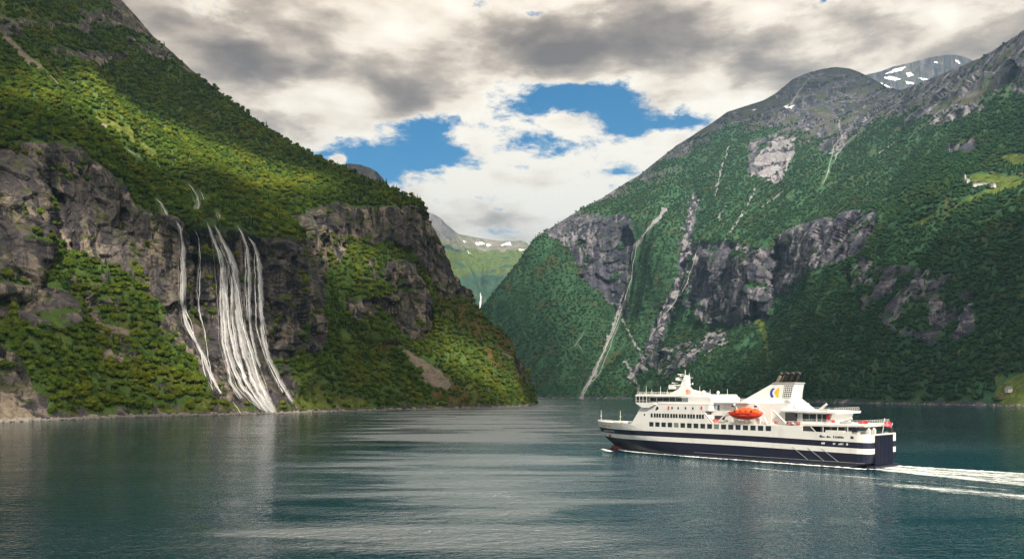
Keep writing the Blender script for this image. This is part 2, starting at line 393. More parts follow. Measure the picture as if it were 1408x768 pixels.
L_SCREE = [[(530, 465), (548, 480), (590, 512), (612, 532), (608, 545), (585, 535), (556, 500), (534, 478)], [(4, 52), (14, 64), (44, 92), (88, 134), (80, 134), (30, 92), (2, 62)], [(114, 158), (124, 164), (146, 180), (142, 184), (120, 172)],
           [(676, 486), (700, 500), (712, 520), (700, 515)], [(0, 545), (28, 560), (60, 580), (0, 582)], [(112, 412), (118, 410), (142, 445), (170, 458), (172, 466), (140, 458)]]
L_RUSSET = [[(590, 398), (612, 404), (640, 424), (668, 446), (696, 474), (716, 506), (712, 520), (690, 500), (668, 480), (640, 462), (618, 440), (600, 420)], [(640, 470), (668, 486), (690, 515), (672, 510)], [(590, 540), (620, 530), (640, 545), (650, 560), (600, 560)], [(500, 478), (530, 466), (536, 480), (520, 490)]]
def L_masks(PX, PY, P):
    X, Y = jit(PX, PY, P, 9, 30)
    rock = polys(X, Y, L_ROCK)
    gi = polys(X, Y, L_GREEN_IN)
    # ledges of green on the big wet wall and the broken ground below it
    mixed = inpoly(X, Y, [(75, 345), (200, 400), (240, 440), (300, 500), (330, 560), (220, 560), (150, 470), (100, 440)]) * (fbm(P[..., 0] / 22, P[..., 1] / 22, P[..., 2] / 9, 4) > 0.17)
    led = (fbm(P[..., 0] / 40 + 9, P[..., 1] / 40, P[..., 2] / 14, 4) > 0.30) * (PY > 330)
    nose = inpoly(X, Y, [(455, 330), (530, 330), (560, 400), (590, 470), (520, 470), (440, 400)]) * (fbm(P[..., 0] / 30 + 3, P[..., 1] / 30, P[..., 2] / 40, 4) > -0.02)
    rock = np.clip(np.maximum(rock, mixed) - gi - led - nose * 0.9 * inpoly(X, Y, [(455, 330), (530, 320), (560, 400), (530, 410), (470, 420), (440, 400)]), 0, 1)
    shorerock = ((P[..., 2] < 3.2) | ((P[..., 2] < 9) & (fbm(P[..., 0] / 18, P[..., 1] / 18, 0, 3) > 0.12))).astype(float)
    rock = np.maximum(rock, shorerock)
    grass = polys(X, Y, L_GRASS) * (1 - rock)
    nosec = inpoly(X, Y, [(545, 288), (590, 290), (620, 335), (650, 420), (632, 416), (600, 398), (580, 372), (560, 345), (540, 322)])
    rock = np.maximum(rock, nosec)
    rus = polys(X, Y, L_RUSSET) * (1 - rock)
    spots = (fbm(P[..., 0] / 55 + 5, P[..., 1] / 55, P[..., 2] / 35, 4) > 0.34) * (PY > 350) * (1 - rock) * 0.55
    grass = np.maximum(grass, spots)
    scree = polys(*jit(PX, PY, P, 5, 16), L_SCREE)
    wet = inpoly(X, Y, [(225, 300), (400, 320), (400, 560), (300, 560), (240, 450)]) * 0.8
    alp = sstep(PY - (PX * 0.80 - 95) , 10, -26) * (PX < 300) * 0.9
    return dict(rock=blur(rock, 0.8, 0.8), grass=blur(grass, 1.2, 1.2), scree=blur(scree, 0.8, 0.8), alpine=blur(alp, 2, 2), snow=np.zeros_like(rock), wet=blur(wet, 8, 8), russet=blur(rus, 1, 1))
def L_relief(PX, PY):
    r = np.zeros_like(PX)
    r += -26 * inpoly(PX, PY, [(505, 350), (545, 350), (588, 400), (588, 466), (500, 470), (478, 420)])
    r += 45 * inpoly(PX, PY, [(528, 328), (552, 348), (584, 396), (596, 440), (590, 470), (586, 400), (560, 365)])
    r += 28 * inpoly(PX, PY, [(60, 205), (73, 205), (72, 345), (62, 345)])
    r += 26 * inpoly(PX, PY, [(428, 298), (445, 296), (452, 385), (436, 392)])
    r += 22 * inpoly(PX, PY, [(415, 300), (421, 300), (424, 360), (414, 360)])
    r += -22 * inpoly(PX, PY, [(380, 345), (410, 340), (436, 400), (438, 482), (385, 486)])
    r += 14 * inpoly(PX, PY, [(240, 310), (268, 318), (280, 440), (300, 480), (250, 470)]) + 12 * inpoly(PX, PY, [(300, 325), (328, 330), (345, 470), (310, 470)])
    r += -24 * inpoly(PX, PY, [(0, 240), (40, 215), (58, 330), (30, 412), (0, 420)])
    r += 20 * inpoly(PX, PY, [(160, 250), (170, 262), (168, 345), (158, 345)])
    # long gullies down the wooded slope
    for pts, w, dp in ([(70, 100), (140, 190), (240, 260), (300, 310)], 14, 40), ([(160, 90), (230, 170), (330, 240), (400, 300)], 10, 36), ([(120, 110), (200, 180), (290, 270)], 8, -16), ([(215, 110), (300, 190), (400, 260), (450, 290)], 9, 34), ([(20, 130), (100, 190), (160, 240)], 9, 14):
        r += dp * np.exp(-(nearline(PX, PY, pts) / w) ** 2)
    return r
def L_disp(PX, PY, P, M, V):
    n = normals(blurP(P))
    rock = blur(M['rock'], 2, 2)
    s = P[..., 0] * 0.47 + P[..., 1] * 0.88; q = P[..., 0] * 0.88 - P[..., 1] * 0.47; z = P[..., 2]
    col1 = ridged(s / 46, q / 60, z / 260, 3); col2 = ridged(s / 15 + 5, q / 25, z / 110, 3)
    strata = ridged(s / 160, q / 90, (z + 0.35 * s) / 26, 3)
    low = sstep(PY, 400, 470)
    rockd = (col1 * 15 + col2 * 5.5) * (1 - 0.5 * low) + strata * (3.5 + 6.5 * low) + fbm(s / 6, q / 6, z / 4, 3) * 2.2
    wz, ws = fbm(s / 50, q / 50, z / 50, 3) * 14, fbm(s / 45 + 7, q / 50, z / 60, 3) * 12
    rockd = rockd * .55 + ridged(s / 19 + 3, q / 40, z / 190, 2) * 4 + facets((s + ws + z * .12) / 30, (z + wz) / 66, 1) * 8.5 + facets((s + ws) / 12, (z + wz) / 17, 2) * 4.0 + facets((s + ws) / 5, (z + wz) / 6, 3) * 1.3
    slope = ridged(s / 85 + 11, q / 480, z / 480, 4) * 30 + fbm(s / 38, q / 60, z / 60, 4) * 8
    d = rock * rockd + (1 - rock) * slope * (1 - .85 * blur(np.clip(M['grass'], 0, 1), 8, 8) * (PY > 400))
    fade = np.clip(P[..., 2] / 22, 0.03, 1) * np.clip((742 - PX) / 50, 0, 1)
    top = np.clip((1 - V) * 18, 0.25, 1)[:, None]
    d = d * fade * top
    nn = n.copy(); nn[..., 2] *= 0.4
    return P + nn * d[..., None]
def blurP(P):
    return np.stack([blur(P[..., k], 4, 4) for k in range(3)], -1)
hillside('mountain_left', xs, [L_shore, L_mid, L_base, L_top, L_up, L_ridge], 430, LROCK, L_masks, L_relief, L_disp, back=900, smooth=(4, 5))

# --- the right mountain, running down the fjord
xr = np.concatenate([np.arange(640, 1420, 1.25), np.arange(1420, 2000, 6.0)])
k = [640, 741, 800, 870, 950, 1000, 1070, 1130, 1150, 1230, 1300, 1408, 1650, 2000]
RS_y = [547.3, 547.5, 547.6, 548.0, 549.2, 550.0, 551.2, 553.0, 553.6, 555.0, 556.2, 558.2, 563, 572]
R_shore = (k, RS_y, [shore_d(y) for y in RS_y])
R_base = ([640, 665, 741, 800, 845, 870, 905, 950, 1000, 1060, 1092, 1130, 1160, 1230, 1300, 1408, 2000],
          [520, 500, 425, 388, 432, 440, 440, 440, 452, 428, 375, 370, 365, 345, 330, 310, 250],
          [3700, 3780, 3790, 3820, 3760, 3700, 3560, 3350, 3150, 2980, 2960, 2680, 2560, 2280, 2130, 2000, 1350])
R_top = ([640, 665, 741, 752, 800, 870, 905, 950, 1000, 1040, 1100, 1160, 1200, 1230, 1300, 1408, 2000],
         [490, 425, 326, 322, 302, 300, 300, 335, 333, 340, 308, 298, 290, 305, 280, 262, 190],
         [3760, 3850, 3900, 3905, 3900, 3760, 3660, 3450, 3260, 3080, 3010, 2760, 2600, 2420, 2260, 2120, 1450])
R_ridge = ([640, 655, 662, 680, 700, 722, 736, 744, 752, 775, 800, 830, 860, 880, 905, 930, 950, 975, 1000, 1025, 1050, 1068, 1090, 1110, 1130, 1150, 1168, 1185, 1205, 1222, 1240, 1262, 1290, 1320, 1345, 1370, 1408, 1500, 1650, 2000],
           [470, 437, 425, 402, 378, 348, 327, 321, 317, 302, 287, 272, 252, 240, 220, 200, 188, 172, 154, 146, 138, 128, 110, 101, 96, 93, 95, 101, 111, 121, 124, 116, 104, 92, 82, 68, 42, -30, -120, -260],
           [3800, 3870, 3880, 3900, 3920, 3950, 3960, 3970, 3990, 4100, 4200, 4250, 4300, 4350, 4400, 4450, 4500, 4500, 4550, 4600, 4600, 4650, 4700, 4750, 4800, 4800, 4780, 4700, 4450, 4150, 3900, 3750, 3600, 3450, 3330, 3200, 3000, 2800, 2500, 2100])
R_mid = (R_ridge[0], [np.interp(x, *R_ridge[:2]) * 0.5 + np.interp(x, *R_top[:2]) * 0.5 for x in R_ridge[0]],
         [np.interp(x, R_ridge[0], R_ridge[2]) * 0.42 + np.interp(x, R_top[0], R_top[2]) * 0.58 for x in R_ridge[0]])
R_ROCK = [[(752, 319), (775, 304), (800, 298), (850, 300), (866, 300), (874, 318), (872, 345), (866, 380), (868, 440), (850, 434), (828, 412), (800, 384), (780, 345)], 
          [(950, 338), (1000, 333), (1040, 345), (1070, 330), (1100, 311), (1150, 300), (1200, 289), (1212, 298), (1204, 322), (1190, 352), (1160, 366), (1125, 372), (1098, 392), (1078, 410), (1064, 440), (1030, 448), (1000, 452), (970, 444), (945, 420), (955, 370)],
          [(1031, 246), (1046, 214), (1062, 195), (1096, 188), (1093, 218), (1083, 240), (1070, 256), (1041, 243)],
          [(1150, 350), (1180, 348), (1215, 366), (1260, 372), (1330, 385), (1345, 400), (1350, 440), (1330, 492), (1300, 488), (1262, 470), (1225, 450), (1195, 440), (1172, 400)],
          [(1335, 60), (1408, 45), (1500, 0), (1500, 90), (1408, 108), (1370, 110), (1330, 100)], [(1235, 120), (1262, 122), (1330, 95), (1300, 120), (1210, 165), (1180, 190), (1170, 180), (1210, 145)],
          [(962, 470), (1000, 450), (1010, 470), (960, 500), (920, 520), (890, 500), (915, 480)]]
R_GULLY = [([(958, 280), (955, 290), (946, 330), (942, 370), (935, 400), (918, 436), (905, 470), (890, 500), (872, 520)], 11), ([(912, 292), (895, 320), (876, 340), (871, 365), (866, 390), (852, 425), (838, 462), (828, 488), (815, 515), (800, 545)], 7.5),
           ([(862, 500), (875, 520), (882, 545)], 6), ([(858, 440), (880, 480), (895, 510)], 4), ([(1150, 160), (1160, 200), (1140, 240)], 2.5), ([(963, 338), (955, 365), (948, 385), (938, 400)], 3)]
R_MEADOW = [[(1326, 252), (1340, 243), (1362, 240), (1385, 244), (1420, 246), (1420, 252), (1380, 256), (1336, 256)], [(1420, 256), (1395, 260), (1340, 276), (1316, 288), (1318, 281), (1345, 268), (1375, 258), (1420, 250)], [(1376, 222), (1392, 212), (1430, 212), (1440, 226), (1400, 228)], [(1250, 312), (1290, 296), (1300, 290), (1290, 302), (1262, 316)],
            [(1366, 548), (1380, 532), (1408, 520), (1420, 515), (1420, 557), (1380, 556)], [(1370, 522), (1388, 512), (1390, 520), (1376, 532)], [(1070, 510), (1050, 420), (1056, 420), (1052, 440), (1040, 440)]]
def R_masks(PX, PY, P):
    X, Y = jit(PX, PY, P, 9, 90)
    rock = polys(X, Y, R_ROCK[:3]) 
    mixd = polys(X, Y, [R_ROCK[3], R_ROCK[6]]) * (fbm(P[..., 0] / 60, P[..., 1] / 60, P[..., 2] / 90, 4) > -0.04)
    mixd = np.maximum(mixd, polys(X, Y, [R_ROCK[4], R_ROCK[5]]) * (fbm(P[..., 0] / 80, P[..., 1] / 80, P[..., 2] / 60, 4) > -0.02))
    rock = np.maximum(rock, mixd) * (fbm(P[..., 0] / 80 + 4, P[..., 1] / 80, P[..., 2] / 60, 4) < 0.28)
    x2, y2 = jit(PX, PY, P, 7, 60)
    gs = fbm(P[..., 0] / 26, P[..., 1] / 26, P[..., 2] / 26, 4)
    scr0 = (nearline(x2, y2, R_GULLY[0][0]) < R_GULLY[0][1] * .7) & (gs > .08)
    for pts, w in R_GULLY[:1]: rock = np.maximum(rock, (nearline(x2, y2, pts) < w * (0.8 + 1.2 * gs)) * 1.0)
    rock = np.maximum(rock, (P[..., 2] < 5 + 9 * gs) * 1.0)
    scree = np.zeros_like(rock)
    x3, y3 = jit(PX, PY, P, 3, 40); scree = np.maximum(scree, scr0 * 1.0)
    for pts, w in R_GULLY[1:]: scree = np.maximum(scree, (nearline(x3, y3, pts) < w * (0.35 + 1.1 * np.clip(gs, -0.2, 1))) * 1.0)
    scree = np.maximum(scree, inpoly(x3, y3, R_ROCK[2]) * (np.abs(((x3 * .25 + y3) / 15) % 1 - .5) < .38 + .25 * gs))
    scree = np.maximum(scree, inpoly(x3, y3, R_ROCK[6]) * (gs > 0.12))
    for pts in ([(1040, 262), (1020, 300), (1000, 330)], [(1003, 205), (992, 240), (985, 280)], [(1112, 108), (1098, 130), (1088, 148)], [(1080, 262), (1050, 285)], [(1195, 160), (1170, 185), (1150, 205), (1140, 215)], [(1232, 195), (1205, 215)], [(1000, 285), (990, 305)]):
        scree = np.maximum(scree, (nearline(x3, y3, pts) < 1.0 + 1.6 * gs) * 1.0)
    grass = polys(*jit(PX, PY, P, 2.5, 40), R_MEADOW)
    grass = np.maximum(grass, (fbm(P[..., 0] / 160 + 5, P[..., 1] / 160, P[..., 2] / 80, 4) > 0.40) * 0.5)
    line = np.interp(PX, [640, 740, 800, 880, 950, 1000, 1050, 1100, 1200, 1260, 1330, 1408, 2000], [400, 318, 290, 250, 205, 180, 185, 185, 180, 165, 150, 120, 0])
    alp = sstep(PY + fbm(P[..., 0] / 200, P[..., 1] / 200, P[..., 2] / 100, 4) * 70 - line, 34, -30)
    alp = np.maximum(alp, polys(x2, y2, [[(1300, 205), (1345, 195), (1348, 210), (1310, 216)], [(1125, 200), (1160, 190), (1165, 205), (1130, 215)], [(1030, 200), (1045, 190), (1042, 240), (1030, 250)]]) * 0.9)
    rock = np.maximum(rock, (alp > .6) * (ridged(P[..., 0] / 130, P[..., 1] / 130, P[..., 2] / 260, 4) > .42) * .8)
    snow = polys(x3, y3, [[(1080, 149), (1092, 147), (1090, 151), (1080, 151)], [(1036, 150), (1040, 150), (1040, 152), (1036, 152)]])
    return dict(rock=blur(rock * (1 - grass), 0.7, 0.7), grass=blur(grass, 1, 1), scree=blur(scree * 1.0, 0.6, 0.6), alpine=blur(alp, 2, 2), snow=snow, wet=np.zeros_like(rock), russet=np.zeros_like(rock))
def R_relief(PX, PY):
    r = np.zeros_like(PX)
    for pts, w, dp in (R_GULLY[0][0], 26, 90), (R_GULLY[1][0], 22, 80), ([(741, 322), (760, 380), (770, 450), (790, 540)], 30, -60), ([(905, 300), (915, 380), (900, 440)], 16, -50), ([(1150, 160), (1165, 210), (1140, 260), (1100, 300)], 16, 60), \
                      ([(1330, 245), (1240, 300), (1165, 345), (1115, 430), (1080, 520)], 26, -55), ([(1120, 250), (1080, 330)], 22, -30), ([(1240, 170), (1180, 250), (1120, 300)], 16, 40), ([(1320, 170), (1250, 230), (1210, 290)], 16, 45), ([(1300, 300), (1240, 400), (1180, 520)], 14, 26), ([(1400, 330), (1330, 440), (1290, 540)], 16, 30), ([(1350, 280), (1290, 380), (1240, 480)], 14, -20):
        r += dp * np.exp(-(nearline(PX, PY, pts) / w) ** 2)
    r += 90 * inpoly(PX, PY, [(1062, 335), (1080, 325), (1092, 370), (1070, 420), (1062, 400)])
    r += -50 * inpoly(PX, PY, [(960, 345), (1050, 345), (1060, 425), (1000, 450), (950, 440)])
    r += 40 * inpoly(PX, PY, [(1000, 345), (1016, 345), (1012, 440), (1000, 440)])
    return r
def R_disp(PX, PY, P, M, V):
    n = normals(blurP(P))
    rock = blur(M['rock'], 2, 2)
    s = P[..., 0] * 0.37 - P[..., 1] * 0.93; q = P[..., 0] * 0.93 + P[..., 1] * 0.37; z = P[..., 2]
    rockd = ridged(s / 110, q / 150, z / 600, 4) * 40 + ridged(s / 34, q / 60, z / 240, 3) * 10 + fbm(s / 20, q / 20, z / 12, 3) * 7
    ws = fbm(s / 120, q / 120, z / 120, 3) * 30
    rockd = rockd * .6 + facets((s + ws) / 75, (z + ws) / 170, 4) * 26 + facets((s + ws) / 28, (z + ws) / 50, 5) * 10
    slope = ridged(s / 190, q / 900, z / 700, 5, 0.55) * 40 + fbm(s / 70, q / 120, z / 120, 4) * 17
    d = rock * rockd + (1 - rock) * slope
    flat = 1 - blur(M['grass'], 6, 6) * 0.9 * (PY < 320)
    d = d * np.clip(P[..., 2] / 60, 0.04, 1) * np.clip((1 - V) * 16, 0.2, 1)[:, None] * flat
    nn = n.copy(); nn[..., 2] *= 0.4
    return P + nn * d[..., None]
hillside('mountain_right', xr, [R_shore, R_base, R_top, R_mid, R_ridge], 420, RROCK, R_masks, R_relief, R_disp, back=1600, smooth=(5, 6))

# --- what closes the valley behind
def simple_masks(rockf, snowp, alpline, grassf=None):
    def f(PX, PY, P):
        X, Y = jit(PX, PY, P, 8, 200)
        x3, y3 = jit(PX, PY, P, 3, 120)
        rock = rockf(X, Y, P); snow = polys(x3, y3, snowp)
        alp = sstep(Y - np.interp(PX, *alpline), 8, -10)
        gr = grassf(X, Y, P) if grassf else np.zeros_like(rock)
        return dict(rock=rock, grass=gr, scree=np.zeros_like(rock), alpine=alp, snow=snow, wet=np.zeros_like(rock), russet=np.zeros_like(rock))
    return f
def far_disp(amp, lam):
    def f(PX, PY, P, M, V):
        n = normals(blurP(P)); z = P[..., 2]
        d = ridged(P[..., 0] / lam, P[..., 1] / lam, z / (lam * 2.5), 5, 0.55) * amp + fbm(P[..., 0] / lam * 3, P[..., 1] / lam * 3, z / lam * 3, 4) * amp * 0.35
        d = d * np.clip((1 - V) * 12, 0.25, 1)[:, None] * np.clip(z / 60, 0.05, 1)
        nn = n.copy(); nn[..., 2] *= 0.4
        return P + nn * d[..., None]
    return f
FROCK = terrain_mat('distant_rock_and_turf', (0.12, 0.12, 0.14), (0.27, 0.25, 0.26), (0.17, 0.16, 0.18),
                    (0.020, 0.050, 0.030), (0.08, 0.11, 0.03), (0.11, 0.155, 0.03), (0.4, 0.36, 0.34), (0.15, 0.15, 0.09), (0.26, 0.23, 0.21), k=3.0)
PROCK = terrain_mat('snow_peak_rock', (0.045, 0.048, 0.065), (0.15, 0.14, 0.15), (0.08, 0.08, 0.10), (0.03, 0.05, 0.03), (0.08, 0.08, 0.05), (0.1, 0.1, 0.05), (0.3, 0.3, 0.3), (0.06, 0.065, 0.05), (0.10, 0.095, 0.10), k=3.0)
kx = [520, 583, 592, 604, 612, 630, 655, 680, 705, 716, 724, 731, 738, 760, 800]
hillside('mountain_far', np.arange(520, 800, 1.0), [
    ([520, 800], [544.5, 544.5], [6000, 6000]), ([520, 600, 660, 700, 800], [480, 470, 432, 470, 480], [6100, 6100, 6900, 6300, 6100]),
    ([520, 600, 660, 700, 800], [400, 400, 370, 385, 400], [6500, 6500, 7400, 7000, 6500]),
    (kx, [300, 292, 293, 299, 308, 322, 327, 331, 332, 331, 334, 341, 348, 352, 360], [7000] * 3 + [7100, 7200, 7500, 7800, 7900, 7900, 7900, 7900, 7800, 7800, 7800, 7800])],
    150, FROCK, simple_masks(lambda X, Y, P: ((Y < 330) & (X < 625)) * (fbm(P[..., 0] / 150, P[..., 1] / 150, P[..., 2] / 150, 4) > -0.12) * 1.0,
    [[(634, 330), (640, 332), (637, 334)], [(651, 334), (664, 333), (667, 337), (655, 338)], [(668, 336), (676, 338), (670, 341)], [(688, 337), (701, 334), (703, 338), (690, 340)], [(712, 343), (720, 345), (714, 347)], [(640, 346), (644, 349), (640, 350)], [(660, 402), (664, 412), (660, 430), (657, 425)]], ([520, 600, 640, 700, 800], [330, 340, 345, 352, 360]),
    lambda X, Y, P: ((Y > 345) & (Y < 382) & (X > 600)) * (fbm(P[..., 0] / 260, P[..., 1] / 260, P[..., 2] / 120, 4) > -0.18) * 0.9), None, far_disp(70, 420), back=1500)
hillside('peak_far_left', np.arange(400, 600, 1.0), [
    ([400, 600], [547, 547], [3754, 3754]), ([400, 600], [400, 400], [3900, 3900]),
    ([400, 440, 458, 468, 482, 496, 508, 518, 526, 534, 542, 560, 600], [262, 245, 231, 227, 225, 227, 231, 236, 245, 256, 270, 310, 380], [4200] * 13)],
    120, FROCK, simple_masks(lambda X, Y, P: (fbm(P[..., 0] / 60, P[..., 1] / 60, P[..., 2] / 200, 4) > -0.3) * 1.0, [], ([400, 600], [236, 240])), None, far_disp(26, 150), back=900)
kx = [1100, 1170, 1200, 1212, 1228, 1245, 1262, 1280, 1298, 1312, 1324, 1340, 1370, 1450]
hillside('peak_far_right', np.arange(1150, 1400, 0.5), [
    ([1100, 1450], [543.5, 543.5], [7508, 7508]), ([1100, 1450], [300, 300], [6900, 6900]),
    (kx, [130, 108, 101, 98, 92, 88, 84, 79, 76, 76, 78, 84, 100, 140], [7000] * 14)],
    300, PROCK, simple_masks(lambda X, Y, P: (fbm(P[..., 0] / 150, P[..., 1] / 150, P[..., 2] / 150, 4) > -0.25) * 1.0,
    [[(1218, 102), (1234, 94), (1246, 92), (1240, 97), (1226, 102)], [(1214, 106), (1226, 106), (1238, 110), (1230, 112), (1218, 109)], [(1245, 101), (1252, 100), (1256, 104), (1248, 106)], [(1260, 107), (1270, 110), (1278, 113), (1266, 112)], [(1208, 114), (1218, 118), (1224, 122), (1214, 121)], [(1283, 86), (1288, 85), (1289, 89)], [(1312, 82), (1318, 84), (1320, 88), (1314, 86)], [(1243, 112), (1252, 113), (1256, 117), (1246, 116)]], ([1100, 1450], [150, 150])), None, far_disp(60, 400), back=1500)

# ---------------------------------------------------------------- water
wm, g, out = material('fjord_water')
pos = g.n('ShaderNodeNewGeometry').outputs['Position']
patch = g.noise(g.v('MULTIPLY', pos, (0.0035, 0.016, 1)), 1.0, 4, 0.6, 0.7)
patch2 = g.noise(g.v('MULTIPLY', pos, (0.012, 0.05, 1)), 1.0, 3, 0.6, 0.5)
pt = g.ss(g.m('ADD', g.m('MULTIPLY', patch, 0.7), g.m('MULTIPLY', patch2, 0.3)), 0.38, 0.60, 0.30, 1.15)     # wind on the water
lx, ly, lz = g.sep(pos)
glare_lane = g.m('DIVIDE', g.m('ABSOLUTE', g.m('ADD', g.m('SUBTRACT', lx, g.m('MULTIPLY', ly, -0.045)), g.m('MULTIPLY', g.m('SUBTRACT', patch2, 0.5), g.m('ADD', 60, g.m('MULTIPLY', ly, .35))))), g.m('ADD', 14, g.m('MULTIPLY', ly, 0.10)))     # mid-fjord lane made rougher and more reflective, building glare into the surface
glare_lane = g.ss(glare_lane, 0.35, 1.9, 1.0, 0.0)
pt = g.m('MULTIPLY', pt, g.ss(glare_lane, 0, 1, .26, 1.2))
def wave_h(p):
    w1 = g.noise(g.v('MULTIPLY', p, (0.75, 1.15, 1)), 1.0, 2, 0.5, 0.3)
    w2 = g.noise(g.v('MULTIPLY', p, (0.20, 0.34, 1)), 1.0, 2, 0.5, 0.4)
    w3 = g.noise(g.v('MULTIPLY', p, (0.035, 0.07, 1)), 1.0, 2, 0.5)
    return g.m('ADD', g.m('ADD', g.m('MULTIPLY', w1, WA[0]), g.m('MULTIPLY', w2, WA[1])), g.m('MULTIPLY', w3, WA[2]))
WA = (1.1, 1.5, 1.7)
EPS = 0.15
h0 = wave_h(pos); hx = wave_h(g.v('ADD', pos, (EPS, 0, 0))); hy = wave_h(g.v('ADD', pos, (0, EPS, 0)))
kk = g.m('MULTIPLY', pt, 1 / EPS)
nrm = g.v('NORMALIZE', g.comb(g.m('MULTIPLY', g.m('SUBTRACT', h0, hx), kk), g.m('MULTIPLY', g.m('SUBTRACT', h0, hy), kk), 1.0))
principled(g, out, color=(0.0001, 0.036, 0.058), rough=g.m('ADD', 0.06, g.m('MULTIPLY', g.m('MULTIPLY', g.m('ADD', glare_lane, .06), pt), 0.25)), ior=g.ss(g.m('MULTIPLY', glare_lane, pt), 0, 1, 1.34, 3.6), normal=nrm)  # raised IOR along the middle puts extra glare into the water
S = 15000.0
wx = np.array([-S, -3000, 0, 3000, S]); wy = np.array([-S, -2000, 0, 3000, S + 5000])
Xg, Yg = np.meshgrid(wx, wy); A = np.stack([Xg, Yg, Xg * 0], -1)
idx = np.arange(25).reshape(5, 5)
water = link('water', A, np.stack([idx[:-1, :-1], idx[:-1, 1:], idx[1:, 1:], idx[1:, :-1]], -1).reshape(-1, 4), wm)
tag(water, kind='structure')
# ---------------------------------------------------------------- waterfalls (their courses; the wood keeps clear of them)
def on_hill(T, a, b, win=2.2):
    if 'pr' not in T:
        P = T['P'].reshape(-1, 3); T['pr'] = (P[:, 0] / P[:, 1] * F + CX, HY - (P[:, 2] - H) / P[:, 1] * F, P)
    u, v, P = T['pr']; near_ = np.where((np.abs(u - a) < win) & (np.abs(v - b) < win))[0]
    if not len(near_): near_ = np.array([np.argmin((u - a) ** 2 + (v - b) ** 2)])
    d = P[near_, 1].min(); return W(a, b, d)
L_FALLS = [
    ('thin waterfall at the left end of the row, fanning over steps low down', [
        [(242, 303, 1.2), (247, 315, 2.5), (250, 342, 4), (250, 380, 4.5), (249, 417, 4), (254, 447, 4), (271, 476, 3.5), (287, 513, 3), (302, 541, 2.5)],
        [(250, 342, 1.2), (248, 380, 1.5), (247, 415, 1.5), (262, 452, 2), (276, 486, 2), (281, 515, 2), (292, 536, 2)],
        [(250, 418, 1.5), (262, 440, 1.5), (268, 470, 1.5), (284, 496, 1.5), (290, 528, 1.2)]]),
    ('faint narrow waterfall, second from the left in the row', [
        [(268, 315, 1), (273, 330, 1.8), (275, 360, 2.2), (273, 426, 2), (281, 455, 1.8), (284, 480, 1.5), (290, 512, 1.5), (300, 536, 1.4)], [(274, 340, .8), (271, 400, .9), (276, 440, .8)]]),
    ('left branch of the big white double waterfall in the middle of the row', [
        [(285, 306, 1.6), (289, 322, 3), (298, 345, 4), (304, 362, 5), (305, 400, 5.5), (307, 447, 5), (309, 472, 4.5), (318, 505, 4), (330, 530, 4), (346, 549, 3), (362, 564, 3)],
        [(303, 370, 2), (302, 420, 2.5), (305, 470, 2.5), (312, 500, 2), (316, 525, 2), (330, 548, 2)], [(300, 350, 1.5), (309, 400, 2), (314, 450, 2.5), (322, 490, 2.5), (336, 520, 2.5)]]),
    ('right branch of the big white double waterfall, widest of all at the water', [
        [(295, 309, 2), (301, 325, 3.5), (312, 348, 5), (319, 363, 6), (322, 400, 7), (325, 447, 7), (333, 488, 8), (346, 526, 8), (358, 550, 7), (372, 568, 6)],
        [(324, 390, 3), (330, 440, 3.5), (342, 480, 4), (350, 510, 4), (362, 540, 4), (374, 566, 3.5)], [(318, 380, 3), (318, 440, 3), (324, 480, 3.5), (334, 520, 3), (350, 545, 2.5), (366, 567, 3)], [(314, 352, 1.5), (327, 400, 2), (334, 450, 2), (346, 490, 2), (356, 525, 2)]]),
    ('slender waterfall just right of the big double one', [
        [(326, 310, 1.2), (333, 324, 2.2), (338, 340, 3), (341, 376, 3.5), (341, 420, 3.5), (343, 455, 3), (350, 485, 2.5), (356, 505, 2)], [(338, 342, 1), (337, 390, 1.4), (340, 440, 1.4)]]),
    ('rightmost waterfall of the row, bending right over its last steps', [
        [(341, 325, 1.5), (347, 336, 3), (352, 350, 4.5), (355, 380, 5), (356, 420, 5), (359, 463, 5), (367, 492, 4.5), (383, 524, 3), (401, 552, 2.2)],
        [(350, 348, 1.5), (350, 400, 2.4), (352, 450, 2.4), (362, 485, 2.2), (374, 512, 1.8), (388, 540, 1.6)], [(357, 400, 1.5), (362, 450, 1.6), (368, 480, 1.5)]]),
    ('short white cascade in the wood above the row of waterfalls', [[(258, 251, 1.2), (264, 260, 2.6), (270, 270, 3), (272, 280, 2.6), (270, 290, 1.6)], [(274, 261, 1.2), (278, 268, 2.4), (281, 275, 2)]]),
    ('small cascade in the wood left of and above the row of waterfalls', [[(214, 272, 1.2), (220, 280, 2.6), (225, 289, 2.8), (229, 297, 1.6)]]),
    ('tiny cascade at the lip of the cliff above the big double waterfall', [[(298, 291, 1.4), (301, 296, 2.6), (302, 302, 1.4)]]),
    ('short low spout at the shore left of the foot of the big double waterfall', [[(320, 551, 1), (325, 560, 1.6), (331, 568, 1.6)]]),
    ('highest rill showing white high up the left wooded slope', [[(172, 203, .8), (178, 208, 1.4), (186, 213, 1.2)], [(188, 213, .8), (193, 218, 1.3)]]),
]
